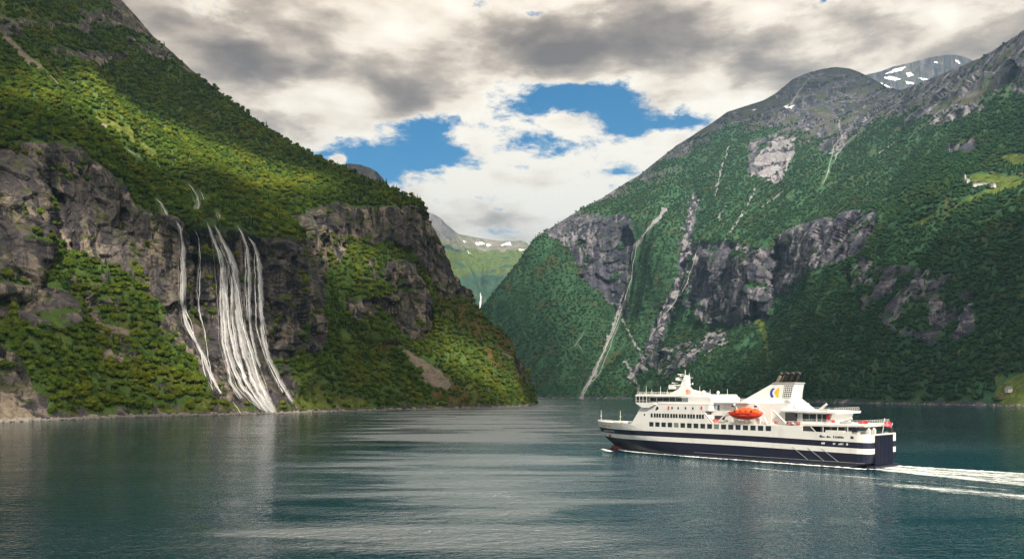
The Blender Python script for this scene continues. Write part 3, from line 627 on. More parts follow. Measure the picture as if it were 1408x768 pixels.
R_FALLS = [
    ('long white waterfall running down the gully of the far right mountain to the fjord', [
        [(903, 300, 1.0), (890, 316, 1.4), (877, 336, 1.6), (871, 360, 1.8), (868, 385, 1.6), (858, 415, 2.2), (848, 445, 2.2), (838, 468, 2.6), (826, 492, 2.6), (815, 518, 2.2), (801, 543, 2.0)],
        [(850, 446, 1.2), (836, 484, 1.6), (824, 514, 1.2), (812, 526, 1.0)]]),
    ('broken white stream left of the pale rocks on the far right mountain', [[(963, 330, .8), (957, 350, 1.2), (951, 370, 1.2), (946, 386, 1.8), (938, 402, 2.2)], [(934, 398, 1.5), (929, 415, 2.2), (915, 430, 1.8)]]),
    ('small forked stream low on the far mountain left of the long waterfall', [[(806, 452, .6), (798, 464, .8), (790, 477, 1.4)], [(792, 472, 1), (798, 478, 1.8), (803, 486, 1.2)]]),
    ('thin stream threading the high green slope below the grey domes', [[(1179, 162, .5), (1160, 185, .8), (1148, 200, 1.0), (1143, 218, .9), (1138, 238, .8), (1131, 254, .6)], [(1187, 178, .4), (1172, 190, .9), (1158, 202, .8), (1148, 214, .6)]]),
]
F_FALLS = [('white waterfall far away at the head of the valley', [[(664, 408, .8), (661, 418, 1.6), (658, 428, 2.4)]])]
fallm, g, out = material('white_water')
uv = g.n('ShaderNodeUVMap', uv_map='course').outputs[0]
ux, uy, uz = g.sep(uv)
st = g.noise(g.comb(g.m('MULTIPLY', ux, 0.55), g.m('MULTIPLY', uy, 0.045), 0.0), 1.0, 5, 0.65, 0.25)
st2 = g.noise(g.comb(g.m('MULTIPLY', ux, 1.9), g.m('MULTIPLY', uy, 0.14), 3.0), 1.0, 4, 0.7, 0.3)
a_ = g.m('ADD', g.m('MULTIPLY', st, 0.5), g.m('MULTIPLY', st2, 0.5))
acr = g.attr('across')            # 0 at the rim of the sheet, 1 in its middle
al_ = g.m('MULTIPLY', g.ss(g.m('ADD', a_, g.m('MULTIPLY', g.m('SUBTRACT', acr, 0.62), 0.50)), 0.41, 0.66), g.ss(acr, 0.0, 0.55), clamp=True)
al_ = g.m('MULTIPLY', al_, g.m('MULTIPLY', g.attr('body'), 0.84))
d_ = g.n('ShaderNodeBsdfDiffuse', {'Color': (0.95, 0.95, 0.97, 1)}); t_ = g.n('ShaderNodeBsdfTranslucent', {'Color': (0.93, 0.94, 0.97, 1)})
m1_ = g.n('ShaderNodeMixShader', {0: 0.45, 1: d_.outputs[0], 2: t_.outputs[0]})
tp_ = g.n('ShaderNodeBsdfTransparent'); m2_ = g.n('ShaderNodeMixShader', {0: al_, 1: tp_.outputs[0], 2: m1_.outputs[0]})
g.nt.links.new(m2_.outputs[0], out.inputs[0])
def feather(strands, near_):
    """a fall is a thin core, a wide veil of spray round it and loose threads that leave and rejoin it"""
    rf = random.Random(len(strands) * 31 + int(strands[0][0][0])); res = []
    for st_ in strands:
        wmax = max(q[2] for q in st_); n = len(st_)
        if near_ and wmax > 2.4: res.append(([(q[0] + .2, q[1], q[2] * (1.6 + 1.3 * i / n)) for i, q in enumerate(st_)], 0.42))
        res.append(([(q[0], q[1], q[2] * (.8 if near_ else .9) * (1 + (.5 * i / n if near_ else 0))) for i, q in enumerate(st_)], 1.0))
        for k2 in range((7 if wmax > 2.4 else 2) if near_ else 1):
            i0 = rf.randrange(0, max(1, n - 2)); seg = st_[i0:]
            if len(seg) < 2: continue
            ph = rf.uniform(0, 6); off = rf.uniform(.4, 1.9) * rf.choice((-1, 1)); seg = seg[:rf.randint(2, len(seg))] if near_ and len(seg) > 3 and rf.random() < .6 else seg
            res.append(([(q[0] + off * q[2] * min(1, i / 1.5) * (1 + .25 * math.sin(i * 1.7 + ph)) + rf.uniform(-.5, .5), q[1] + rf.uniform(-1, 1), max(.35, q[2] * rf.uniform(.12, .3))) for i, q in enumerate(seg)], rf.uniform(.35, .8)))
    return res
def waterfall(T, label, strands, mpp, group, outw):
    V, Fc, UVs, AC, DN = [], [], [], [], []; strands = feather(strands, mpp < 2)
    o_ = np.array(outw, float); o_ /= np.linalg.norm(o_)
    for si, (st_, den_) in enumerate(strands):
        P = []; Wd = []
        for (x1, y1, w1_), (x2, y2, w2_) in zip(st_[:-1], st_[1:]):
            n = max(2, int(math.hypot(x2 - x1, y2 - y1) / 2.5))
            for i in range(n):
                t = i / n; P.append((x1 + (x2 - x1) * t, y1 + (y2 - y1) * t)); Wd.append(w1_ + (w2_ - w1_) * t)
        P.append(st_[-1][:2]); Wd.append(st_[-1][2])
        pts = np.array([on_hill(T, a, b) for a, b in P])
        dd = pts[:, 1].copy(); n = len(dd)
        env = np.array([dd[max(0, i - 2):i + 3].min() for i in range(n)])
        env = np.convolve(np.pad(env, 2, mode='edge'), [.1, .2, .4, .2, .1], 'valid')
        pts = np.array([W(a, b, e - (5.0 if mpp < 2 else 3.0) - 0.5 * si) for (a, b), e in zip(P, env)])
        jx = fbm(np.arange(n) * .21 + si * 9, 0.5, 0.5, 3) * mpp * 2.2; wv = 1 + .7 * fbm(np.arange(n) * .22 + si * 5, 7.5, 0.5, 2)
        ln = 0; base = len(V); K = 7
        for i in range(n):
            tg = pts[min(i + 1, n - 1)] - pts[max(i - 1, 0)]; tg /= np.linalg.norm(tg) + 1e-9
            lat = np.cross(tg, o_); lat /= np.linalg.norm(lat) + 1e-9
            if i: ln += np.linalg.norm(pts[i] - pts[i - 1])
            w_ = Wd[i] * mpp * (0.98 if mpp < 2 else 0.7) * wv[i]
            for k2 in range(K):
                f = k2 / (K - 1) * 2 - 1
                V.append(pts[i] + lat * (f * w_ + jx[i]) + o_ * (1 - f * f) * w_ * 0.55); UVs.append((f * w_ + 50 * si, ln)); AC.append(1 - abs(f)); DN.append(den_ * min(1, (i + 1) / 3, (n - i) / 2))
            if i:
                for k2 in range(K - 1):
                    b = base + i * K + k2; Fc.append([b - K, b - K + 1, b + 1, b])
    o = link('waterfall', V, Fc, fallm, smooth=True)
    uvl = o.data.uv_layers.new(name='course'); li = np.zeros(len(o.data.loops), dtype=np.int32); o.data.loops.foreach_get('vertex_index', li)
    uvl.data.foreach_set('uv', np.array(UVs, dtype=np.float32)[li].ravel())
    a = o.data.attributes.new('across', 'FLOAT', 'POINT'); a.data.foreach_set('value', np.array(AC, dtype=np.float32))
    a = o.data.attributes.new('body', 'FLOAT', 'POINT'); a.data.foreach_set('value', np.array(DN, dtype=np.float32))
    tag(o, label, 'waterfall', group)
for lb_, st_ in L_FALLS: waterfall(TERR['mountain_left'], lb_, st_, 0.92, 'waterfalls of the left mountain', (0.8, -0.55, 0.15))
for lb_, st_ in R_FALLS: waterfall(TERR['mountain_right'], lb_, st_, 3.0, 'streams of the right mountain', (-0.4, -0.9, 0.2))
for lb_, st_ in F_FALLS: waterfall(TERR['mountain_far'], lb_, st_, 6.0, None, (-0.2, -0.9, 0.2))
def clear_of_falls(p, falls, extra):
    u = p[:, 0] / p[:, 1] * F + CX; v = HY - (p[:, 2] + 3 - H) / p[:, 1] * F
    ok = np.ones(len(p), bool)
    for _, sts in falls:
        for st_ in sts: ok &= nearline(u, v, [q[:2] for q in st_]) > max(q[2] for q in st_) * 0.8 + extra
    return ok
# ---------------------------------------------------------------- foliage
def leaf_mat(name, a, b, c, tr=0.25, var=.5):
    m, g, out = material(name)
    rnd = g.n('ShaderNodeObjectInfo').outputs['Random']
    pos = g.n('ShaderNodeNewGeometry').outputs['Position']
    big = g.noise(g.v('MULTIPLY', pos, (1 / 60, 1 / 60, 1 / 150)), 1.0, 5, 0.62, 0.6)
    fine = g.noise(pos, 0.9, 3, 0.6)
    col = g.mix(g.ss(rnd, 0.1, 0.9), a, b)
    col = g.mix(g.ss(big, 0.46, 0.64, 0, 0.65), col, c)
    col = g.mix(g.ss(fine, 0.35, 0.65, 0, 0.5), col, g.v('MULTIPLY', col, (1.6, 1.5, 1.25)))
    r2_ = g.m('FRACT', g.m('MULTIPLY', rnd, 37.7)); col = g.v('SCALE', col, scale=g.m('ADD', 1 - var / 2, g.m('MULTIPLY', r2_, var)))
    d = g.n('ShaderNodeBsdfDiffuse', {'Color': col}); t = g.n('ShaderNodeBsdfTranslucent', {'Color': g.v('MULTIPLY', col, (1.4, 1.5, 0.6))})
    mx = g.n('ShaderNodeMixShader', {0: tr, 1: d.outputs[0], 2: t.outputs[0]}); g.nt.links.new(mx.outputs[0], out.inputs[0])
    return m
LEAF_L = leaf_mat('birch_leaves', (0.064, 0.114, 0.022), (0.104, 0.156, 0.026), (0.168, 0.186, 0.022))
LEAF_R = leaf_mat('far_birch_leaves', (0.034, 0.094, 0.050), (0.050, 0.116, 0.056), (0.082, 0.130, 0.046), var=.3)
LEAF_C = leaf_mat('spruce_needles', (0.018, 0.050, 0.022), (0.028, 0.068, 0.026), (0.05, 0.075, 0.022), 0.1)
BARK, g, out = material('bark')
pos = g.n('ShaderNodeTexCoord').outputs['Object']
principled(g, out, color=g.mix(g.noise(g.v('MULTIPLY', pos, (1, 1, 4)), 2.0, 4), (0.07, 0.055, 0.045), (0.32, 0.29, 0.26)), rough=0.9)

def ico(sub):
    import bmesh
    bm = bmesh.new(); bmesh.ops.create_icosphere(bm, subdivisions=sub, radius=1)
    v = np.array([x.co[:] for x in bm.verts]); bm.verts.index_update(); f = [[q.index for q in p.verts] for p in bm.faces]; bm.free()
    return v, f
ICO1, ICO2 = ico(2), ico(3)
def crown_geo(seed, rad=(0.5, 0.5, 0.42), cz=0.58, lumps=9, leaves=420, ls=0.075):
    """a birch crown, 1 unit tall: uneven lumps of foliage with leaf sprays standing out of them"""
    rs = np.random.RandomState(seed); V = []; Fc = []
    def add(v, f):
        b = sum(len(x) for x in V); V.append(v); Fc.extend([[i + b for i in q] for q in f])
    cs = []
    for k in range(lumps):
        d = rs.normal(size=3); d /= np.linalg.norm(d); q = rs.uniform(0.25, 0.62) if k else 0
        c = np.array([d[0] * rad[0] * q, d[1] * rad[1] * q, cz + d[2] * rad[2] * q])
        r = rs.uniform(0.42, 0.62) * rad[0] if k else rad[0] * 0.7
        cs.append((c, r))
        v = ICO1[0].copy(); nz = fbm(v[:, 0] * 2.2 + seed * 9 + k, v[:, 1] * 2.2, v[:, 2] * 2.2, 3)
        v = v * (1 + 0.5 * nz)[:, None] * np.array([1, 1, 0.85]) * r * 0.86 + c
        add(v, ICO1[1])
    for i in range(leaves):
        c, r = cs[rs.randint(len(cs))]
        d = rs.normal(size=3); d[2] = abs(d[2]) * 0.9 + d[2] * 0.25; d /= np.linalg.norm(d)
        p = c + d * r * rs.uniform(0.8, 1.22)
        u = rs.normal(size=3); u /= np.linalg.norm(u); w = np.cross(u, d + rs.normal(size=3) * 0.5); w /= np.linalg.norm(w) + 1e-6
        s = ls * rs.uniform(0.5, 1.1)
        add(np.array([p - u * s, p + w * s * 0.6, p + u * s * 0.8, p - w * s * 0.7]), [[0, 1, 2, 3]])
    return np.concatenate(V), Fc
def spruce_geo(seed):
    rs = np.random.RandomState(seed); V = []; Fc = []
    for k in range(9):
        z = 0.12 + k * 0.095; r = 0.22 * (1 - k / 9.6)
        n = 11; b = len(V); V.append((0, 0, z + 0.16))
        for i in range(n * 2):
            a = math.pi * i / n + k; rr = r * (1.1 if i % 2 else 0.62) * rs.uniform(0.8, 1.15)
            V.append((rr * math.cos(a), rr * math.sin(a), z - (0.03 if i % 2 else 0) + rs.uniform(-.01, .01)))
        for i in range(n * 2): Fc.append([b, b + 1 + i, b + 1 + (i + 1) % (2 * n)])
    return np.array(V), Fc
def trunk_geo(seed, h=0.55):
    rs = np.random.RandomState(seed + 77); V = []; Fc = []
    def limb(p, q, r0, r1):
        p, q = Vector(p), Vector(q); ax = (q - p).normalized(); u = ax.orthogonal().normalized(); w = ax.cross(u); b = len(V)
        for c, r in ((p, r0), (q, r1)):
            for i in range(6): a = i * math.pi / 3; V.append(tuple(c + u * r * math.cos(a) + w * r * math.sin(a)))
        for i in range(6): j = (i + 1) % 6; Fc.append([b + i, b + j, b + 6 + j, b + 6 + i])
    m1 = (rs.uniform(-.02, .02), rs.uniform(-.02, .02), h * 0.5); top = (rs.uniform(-.04, .04), rs.uniform(-.04, .04), h * 1.25)
    limb((0, 0, -0.15), m1, 0.03, 0.022); limb(m1, top, 0.022, 0.008)
    for k in range(5):
        a = k * 1.3 + rs.uniform(0, 1); z = h * rs.uniform(0.4, 0.9)
        limb((m1[0] * .8, m1[1] * .8, z), (0.24 * math.cos(a), 0.24 * math.sin(a), z + rs.uniform(.12, .25)), 0.012, 0.004)
    return V, Fc
CROWNS = [crown_geo(1), crown_geo(2, (0.42, 0.46, 0.46), 0.56), crown_geo(3, (0.55, 0.48, 0.36), 0.52, 11), crown_geo(4, (0.46, 0.46, 0.4), 0.55, 8)]
TRUNKS = [trunk_geo(i) for i in range(4)]
def proto_set(leafm, cname):
    c = D.collections.new(cname)
    for i in range(4):
        v, f = CROWNS[i]; tv, tf = TRUNKS[i]
        me = D.meshes.new('tree_shape'); b = len(v)
        me.from_pydata([tuple(x) for x in v] + tv, [], f + [[q + b for q in w] for w in tf]); me.materials.append(leafm); me.materials.append(BARK)
        me.polygons.foreach_set('material_index', np.array([0] * len(f) + [1] * len(tf), dtype=np.int32)); me.update()
        c.objects.link(D.objects.new('tree_shape_%d' % i, me))
    v, f = spruce_geo(5); me = D.meshes.new('tree_shape'); me.from_pydata([tuple(x) for x in v], [], f); me.materials.append(LEAF_C); me.update()
    c.objects.link(D.objects.new('tree_shape_4', me))
    return c
def scatter(name, pts, scl, var, coll):
    me = D.meshes.new(name); me.vertices.add(len(pts)); me.vertices.foreach_set('co', pts.astype(np.float32).ravel())
    a = me.attributes.new('size', 'FLOAT_VECTOR', 'POINT'); a.data.foreach_set('vector', scl.astype(np.float32).ravel())
    a = me.attributes.new('pick', 'INT', 'POINT'); a.data.foreach_set('value', var.astype(np.int32))
    a = me.attributes.new('turn', 'FLOAT_VECTOR', 'POINT')
    t = np.zeros((len(pts), 3)); t[:, 2] = np.random.RandomState(5).uniform(0, 6.28, len(pts)); t[:, :2] = np.random.RandomState(6).normal(0, 0.07, (len(pts), 2)); a.data.foreach_set('vector', t.astype(np.float32).ravel())
    o = D.objects.new(name, me); COL.objects.link(o)
    ng = D.node_groups.new(name + '_nodes', 'GeometryNodeTree')
    ng.interface.new_socket('Geometry', in_out='INPUT', socket_type='NodeSocketGeometry'); ng.interface.new_socket('Geometry', in_out='OUTPUT', socket_type='NodeSocketGeometry')
    N = ng.nodes; gi = N.new('NodeGroupInput'); go = N.new('NodeGroupOutput')
    ip = N.new('GeometryNodeInstanceOnPoints'); ci = N.new('GeometryNodeCollectionInfo'); ci.inputs[0].default_value = coll; ci.inputs['Separate Children'].default_value = True; ci.inputs['Reset Children'].default_value = True
    def na(nm, dt): q = N.new('GeometryNodeInputNamedAttribute'); q.data_type = dt; q.inputs[0].default_value = nm; return q.outputs[0]
    L = ng.links; L.new(gi.outputs[0], ip.inputs['Points']); L.new(ci.outputs[0], ip.inputs['Instance']); ip.inputs['Pick Instance'].default_value = True
    L.new(na('pick', 'INT'), ip.inputs['Instance Index']); L.new(na('size', 'FLOAT_VECTOR'), ip.inputs['Scale']); L.new(na('turn', 'FLOAT_VECTOR'), ip.inputs['Rotation'])
    L.new(ip.outputs[0], go.inputs[0])
    md = o.modifiers.new('trees', 'NODES'); md.node_group = ng
    return o

def sample(T, per_area, dens, rs, jcap=None):
    P, M = T['P'], T['M']
    a, b, c, d = P[:-1, :-1], P[:-1, 1:], P[1:, 1:], P[1:, :-1]
    area = 0.5 * np.linalg.norm(np.cross(c - a, d - b), axis=-1)
    dn = dens[:-1, :-1] * area / per_area
    n = rs.poisson(np.clip(dn, 0, 40)).ravel()
    ii = np.repeat(np.arange(n.size), n); u = rs.uniform(size=len(ii)); v = rs.uniform(size=len(ii))
    g_ = lambda q: q.reshape(-1, 3)[ii]
    p = (g_(a) * (1 - u)[:, None] + g_(b) * u[:, None]) * (1 - v)[:, None] + (g_(d) * (1 - u)[:, None] + g_(c) * u[:, None]) * v[:, None]
    py = T['PY'][:-1, :-1].ravel()[ii]; pxx = T['PX'][:-1, :-1].ravel()[ii]
    return p, pxx, py
def thin(p, cell):
    """keep one point per cell so crowns stand side by side"""
    kx_ = np.floor(p / np.array([cell, cell, cell * 1.2])).astype(np.int64)
    key = kx_[:, 0] * 73856093 ^ kx_[:, 1] * 19349663 ^ kx_[:, 2] * 83492791
    _, i = np.unique(key, return_index=True); return i
rs = np.random.RandomState(11)
T = TERR['mountain_left']; M = T['M']
nz = fbm(T['P'][..., 0] / 45, T['P'][..., 1] / 45, T['P'][..., 2] / 30, 4)
dens = np.clip(1 - M['rock'] * 1.6, 0, 1) * np.clip(1 - M['grass'] * .9, 0.0, 1) * np.clip(1 - M['scree'] * 1.4, 0, 1) * np.clip(1 - M['alpine'] * 0.92, 0, 1) * np.clip(1 - M['russet'] * .6, 0, 1) * (T['P'][..., 2] > 3.5)
low = T['PY'] > 340
dens = dens * np.where(low, sstep(nz, -0.42, 0.0), 1.0) + (M['rock'] > 0.5) * (nz > 0.20) * 0.10 * (T['P'][..., 2] > 6)
pL, pxL, pyL = sample(T, 16, dens, rs); k_ = thin(pL, 6.6); pL, pxL, pyL = pL[k_], pxL[k_], pyL[k_]
szL = (4.8 + 9.0 * rs.beta(1.4, 2.8, len(pL))) * (1 - 0.25 * sstep(pL[:, 2], 350, 800))
k_ = clear_of_falls(pL, L_FALLS, 3.5); pL, pxL, pyL, szL = pL[k_], pxL[k_], pyL[k_], szL[k_]
T = TERR['mountain_right']; M = T['M']
nz = fbm(T['P'][..., 0] / 110, T['P'][..., 1] / 110, T['P'][..., 2] / 80, 4)
dens = np.clip(1 - M['rock'] * 1.25, 0, 1) * np.clip(1 - M['grass'] * 1.3, 0, 1) * np.clip(1 - M['scree'] * 1.4, 0, 1) * np.clip(1 - M['alpine'] * 1.15, 0, 1) * (T['P'][..., 2] > 5) * sstep(nz, -0.5, -0.1)
dens = dens + (M['rock'] > 0.5) * (nz > 0.10) * 0.07 * (T['P'][..., 2] > 10)
dens = np.where(T['P'][..., 1] > 2600, dens * 0.8, dens)
pR, pxR, pyR = sample(T, 60, dens, rs)
far = pR[:, 1] > 2700
k1 = np.where(~far)[0]; k1 = k1[thin(pR[k1], 8.5)]; k2 = np.where(far)[0]; k2 = k2[thin(pR[k2], 12.5)]
k_ = np.concatenate([k1, k2]); pR, pxR, pyR = pR[k_], pxR[k_], pyR[k_]
k_ = clear_of_falls(pR, R_FALLS, 2.0); pR, pxR, pyR = pR[k_], pxR[k_], pyR[k_]
szR = np.where(pR[:, 1] > 2700, rs.uniform(7.5, 13.5, len(pR)), rs.uniform(8.5, 13.5, len(pR)))
print('trees', len(pL), len(pR))
# the 300 that show largest stand as trees of their own
def in_frame(p):
    a = p[:, 0] / p[:, 1] * F + CX; return (a > 4) & (a < 1404)
score = szL / pL[:, 1] * in_frame(pL) * (pL[:, 2] < 60)
near = np.argsort(-score)[:300]
rest = np.ones(len(pL), bool); rest[near] = False
crown_me, trunk_me = [], []
for i in range(4):
    me = D.meshes.new('crown'); me.from_pydata([tuple(x) for x in CROWNS[i][0]], [], CROWNS[i][1]); me.materials.append(LEAF_L); me.update(); crown_me.append(me)
    me = D.meshes.new('trunk'); me.from_pydata(TRUNKS[i][0], [], TRUNKS[i][1]); me.materials.append(BARK); me.update(); trunk_me.append(me)
r2 = random.Random(4)
for j, i in enumerate(near):
    t = empty('birch_tree', tuple(pL[i] - np.array([0, 0, 0.3])), r2.uniform(0, 6.28)); s = szL[i]
    t.scale = (s * r2.uniform(.9, 1.15), s * r2.uniform(.9, 1.15), s * r2.uniform(.9, 1.15))
    tag(t, 'round green birch in the wood at the foot of the waterfall mountain, by the shore', 'tree', 'birches of the wood along the near left shore')
    q = r2.randrange(4)
    for nm, me in (('trunk', trunk_me[q]), ('crown', crown_me[q])):
        c = D.objects.new(nm, me); COL.objects.link(c); c.parent = t
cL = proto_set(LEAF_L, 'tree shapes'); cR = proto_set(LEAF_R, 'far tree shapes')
def varied(p, s, conifer):
    n = len(p); r = np.random.RandomState(n % 1000); v = r.randint(0, 4, n); c = conifer > r.uniform(size=n); v[c] = 4
    sc = s[:, None] * r.uniform(0.85, 1.2, (n, 3)); sc[c, 2] *= 1.35
    q = p.copy(); q[:, 2] -= 0.4
    return q, sc, v
pl, sl = pL[rest], szL[rest]
gul = ridged((pl[:, 0] * .47 + pl[:, 1] * .88) / 85 + 11, (pl[:, 0] * .88 - pl[:, 1] * .47) / 480, pl[:, 2] / 480, 4)
con = np.where((pyL[rest] < 300) & (pxL[rest] > 480), 0.45, 0.10 + .5 * sstep(-gul, -.35, .15))  # more dark spruces in the gullies, standing in for gully shade
q, sc_, v = varied(pl, sl, con); tag(scatter('forest', q, sc_, v, cL), kind='stuff')
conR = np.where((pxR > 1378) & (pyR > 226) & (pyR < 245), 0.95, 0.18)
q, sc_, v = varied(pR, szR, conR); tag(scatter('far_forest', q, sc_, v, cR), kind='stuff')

# boulders along the waterline
def rock_geo(seed):
    v = ICO1[0].copy(); nz = facets(v[:, 0] * 2 + seed, v[:, 1] * 2 + v[:, 2] * 1.3, seed); return v * (1 + .28 * nz)[:, None] * np.array([1, .8, .55])
bould = D.collections.new('boulder shapes')
BM = plain('shore_boulder', (0.21, 0.19, 0.17), .85, dirt=.8, scale=1.2)
for i in range(3):
    me = D.meshes.new('boulder_shape'); me.from_pydata([tuple(x) for x in rock_geo(i + 3)], [], ICO1[1]); me.materials.append(BM); me.update(); bould.objects.link(D.objects.new('boulder_shape', me))
bp = []
for nm_, step in (('mountain_left', 5), ('mountain_right', 3)):
    Pg = TERR[nm_]['P']; zc = np.argmax(Pg[..., 2] > .4, axis=0); row = Pg[np.clip(zc, 0, 60), np.arange(Pg.shape[1])]
    for rep_ in range(step):
        q = row + rs.normal(0, 1, row.shape) * np.array([2.2, 2.2, 0]); q[:, 2] = rs.uniform(-.4, .7, len(q)); bp.append(q)
bp = np.concatenate(bp); bs = (rs.pareto(2.6, len(bp)) * .9 + .7).clip(.6, 4.5)[:, None] * rs.uniform(.8, 1.3, (len(bp), 3)); tag(scatter('shore_rocks', bp, bs, rs.randint(0, 3, len(bp)), bould), kind='stuff')
# ---------------------------------------------------------------- the ferry
class MB:
    def __init__(s): s.v = []; s.f = []; s.m = []
    def add(s, v, f, m=0):
        b = len(s.v); s.v += [tuple(x) for x in v]; s.f += [[i + b for i in q] for q in f]; s.m += [m] * len(f); return s
    def box(s, x0, x1, y0, y1, z0, z1, m=0):
        v = [(x, y, z) for z in (z0, z1) for x, y in ((x0, y0), (x1, y0), (x1, y1), (x0, y1))]
        return s.add(v, [[3, 2, 1, 0], [4, 5, 6, 7], [0, 1, 5, 4], [1, 2, 6, 5], [2, 3, 7, 6], [3, 0, 4, 7]], m)
    def prism(s, poly, y0, y1, m=0, inset=0.0):
        """XZ outline pushed through Y, the corners along Y softened by a chamfer"""
        n = len(poly); cx = sum(p[0] for p in poly) / n; cz = sum(p[1] for p in poly) / n
        rings = []
        ys = [(y0, inset), (y0 + inset, 0), (y1 - inset, 0), (y1, inset)] if inset else [(y0, 0), (y1, 0)]
        for y, k in ys:
            rings.append([(p[0] + (k if p[0] < cx else -k), y, p[1] + (k * 0.6 if p[1] < cz else -k * 0.6)) for p in poly])
        v = [q for r in rings for q in r]; f = []
        for r in range(len(rings) - 1):
            for i in range(n): j = (i + 1) % n; f.append([r * n + i, (r + 1) * n + i, (r + 1) * n + j, r * n + j])
        f.append(list(range(n))); f.append(list(range((len(rings) - 1) * n, len(rings) * n))[::-1])
        return s.add(v, f, m)
    def tube(s, pts, r, n=6, m=0, r2=None):
        pts = [Vector(p) for p in pts]; b = len(s.v); fr = []; L = len(pts)
        for i, p in enumerate(pts):
            t = (pts[min(i + 1, L - 1)] - pts[max(i - 1, 0)]).normalized(); u = t.orthogonal().normalized(); w = t.cross(u)
            rr = r if r2 is None else r + (r2 - r) * i / (L - 1)
            for k2 in range(n): a = 2 * math.pi * k2 / n; s.v.append(tuple(p + u * rr * math.cos(a) + w * rr * math.sin(a)))
        for i in range(L - 1):
            for k2 in range(n): j = (k2 + 1) % n; s.f.append([b + i * n + k2, b + i * n + j, b + (i + 1) * n + j, b + (i + 1) * n + k2]); s.m.append(m)
        s.f.append([b + k2 for k2 in range(n)][::-1]); s.f.append([b + (L - 1) * n + k2 for k2 in range(n)]); s.m += [m, m]
        return s
    def rings(s, rings, cap=True, m=0, ms=None):
        b = len(s.v); n = len(rings[0])
        for r in rings: s.v += [tuple(p) for p in r]
        for i in range(len(rings) - 1):
            for k2 in range(n): j = (k2 + 1) % n; s.f.append([b + i * n + k2, b + i * n + j, b + (i + 1) * n + j, b + (i + 1) * n + k2]); s.m.append(ms[k2] if ms else m)
        if cap: s.f.append([b + k2 for k2 in range(n)][::-1]); s.f.append([b + (len(rings) - 1) * n + k2 for k2 in range(n)]); s.m += [m, m]
        return s
    def ball(s, c, r, m=0):
        v, f = ICO1; return s.add([(c[0] + p[0] * r[0], c[1] + p[1] * r[1], c[2] + p[2] * r[2]) for p in v], f, m)
    def build(s, name, mats, parent=None, smooth=False, label=None):
        o = link(name, s.v, s.f, mats, parent, s.m, smooth)
        if label: o['label'] = label
        return o
WHITE = plain('ferry_white_paint', (0.70, 0.70, 0.69), 0.45, dirt=0.35, scale=0.22)
CREAM = plain('deck_white_paint', (0.70, 0.69, 0.64), 0.55, dirt=0.3, scale=0.5)
NAVY = plain('navy_paint', (0.005, 0.008, 0.026), 0.5, dirt=0.5, scale=0.2)
BOOT = plain('dark_red_boot_paint', (0.10, 0.012, 0.012), 0.6)
GLASS = plain('dark_window_glass', (0.018, 0.028, 0.032), 0.12)
PALEG = plain('pale_curtained_glass', (0.16, 0.19, 0.19), 0.25)
DARK = plain('dark_deck_shade_fittings', (0.03, 0.032, 0.035), 0.6)
ORANGE = plain('lifeboat_orange', (0.80, 0.095, 0.012), 0.45, dirt=0.15, scale=0.7)
REDO = plain('lifeboat_red', (0.62, 0.035, 0.012), 0.5)
REDP = plain('red_paint', (0.60, 0.04, 0.03), 0.5)
PIPE = plain('sooty_steel', (0.035, 0.033, 0.032), 0.5, metal=0.3)
PIPEB = plain('bare_beige_steel', (0.34, 0.29, 0.22), 0.5, metal=0.2, dirt=0.6, scale=0.8)
BLUE = plain('emblem_blue', (0.012, 0.055, 0.30), 0.5)
YELL = plain('emblem_yellow', (0.80, 0.42, 0.02), 0.5)
BDOOR = plain('blue_door_paint', (0.02, 0.08, 0.20), 0.5)
GREY = plain('grey_steel', (0.30, 0.30, 0.29), 0.5, dirt=0.3)
DECKG = plain('green_grey_deck', (0.10, 0.13, 0.12), 0.7)
THE = R(48)
ferry = empty('ferry', (119.6, 256.4, 0.0), math.pi - THE)
tag(ferry, 'white and navy passenger ferry with a raked funnel, steaming along the fjord', 'ferry')
# hull: level curves from keel to gunwale, painted in bands
def sheer(x): return 0.75 * min(1, max(0, x / 45))
LV = [(-3.0, 0, 106, 9.2, 12), (0.35, 0, 111.0, 10.6, 3), (1.75, 0, 113.0, 10.9, 0.5), (4.75, 0.8, 119.0, 11.0, 0), (6.45, 0.9, 120.6, 11.0, 0), (8.35, 1, 121.8, 11.0, 0), (10.55, 1, 122.8, 11.0, 0), (11.05, 1, 123.0, 11.02, 0)]
ts = [0, .006, .015, .03, .06, .12, .2, .3, .4, .5, .56, .62, .68, .73, .78, .82, .86, .89, .92, .945, .965, .98, .992, 1.0]
mb = MB(); NL, NT = len(LV), len(ts)
for z, sh, xs_, bm, xa in LV:
    for t in ts:
        x = xa + (xs_ - xa) * t
        full = max(0.0, (x - (64 + z * 2.0)) / (xs_ - (64 + z * 2.0)))
        b = bm * (1 - full ** (2.1 + max(z, 0) * 0.12))
        if x - xa < 3.5: b -= 1.6 * (1 - (x - xa) / 3.5) ** 2.2
        b = max(b, 0.12 if t < 1 else 0.05)
        lift = 0.0 if x < 100 else 0.35 * ((x - 100) / 22) ** 2 * (z > 4)
        mb.v.append((x, b, z + sh * sheer(x) + lift)); mb.v.append((x, -b, z + sh * sheer(x) + lift))
bm_ = [3, 1, 1, 0, 1, 0, 0]
for l in range(NL - 1):
    mm = bm_[l] if l else 2
    for t in range(NT - 1):
        for sd in (0, 1):
            a = (l * NT + t) * 2 + sd; b = a + 2; c = b + NT * 2; d = a + NT * 2
            mb.f.append([a, d, c, b] if sd == 0 else [a, b, c, d]); mb.m.append(mm)
    a = l * NT * 2; mb.f.append([a, a + 1, a + 1 + NT * 2, a + NT * 2]); mb.m.append(mm)     # transom
top = (NL - 2) * NT * 2
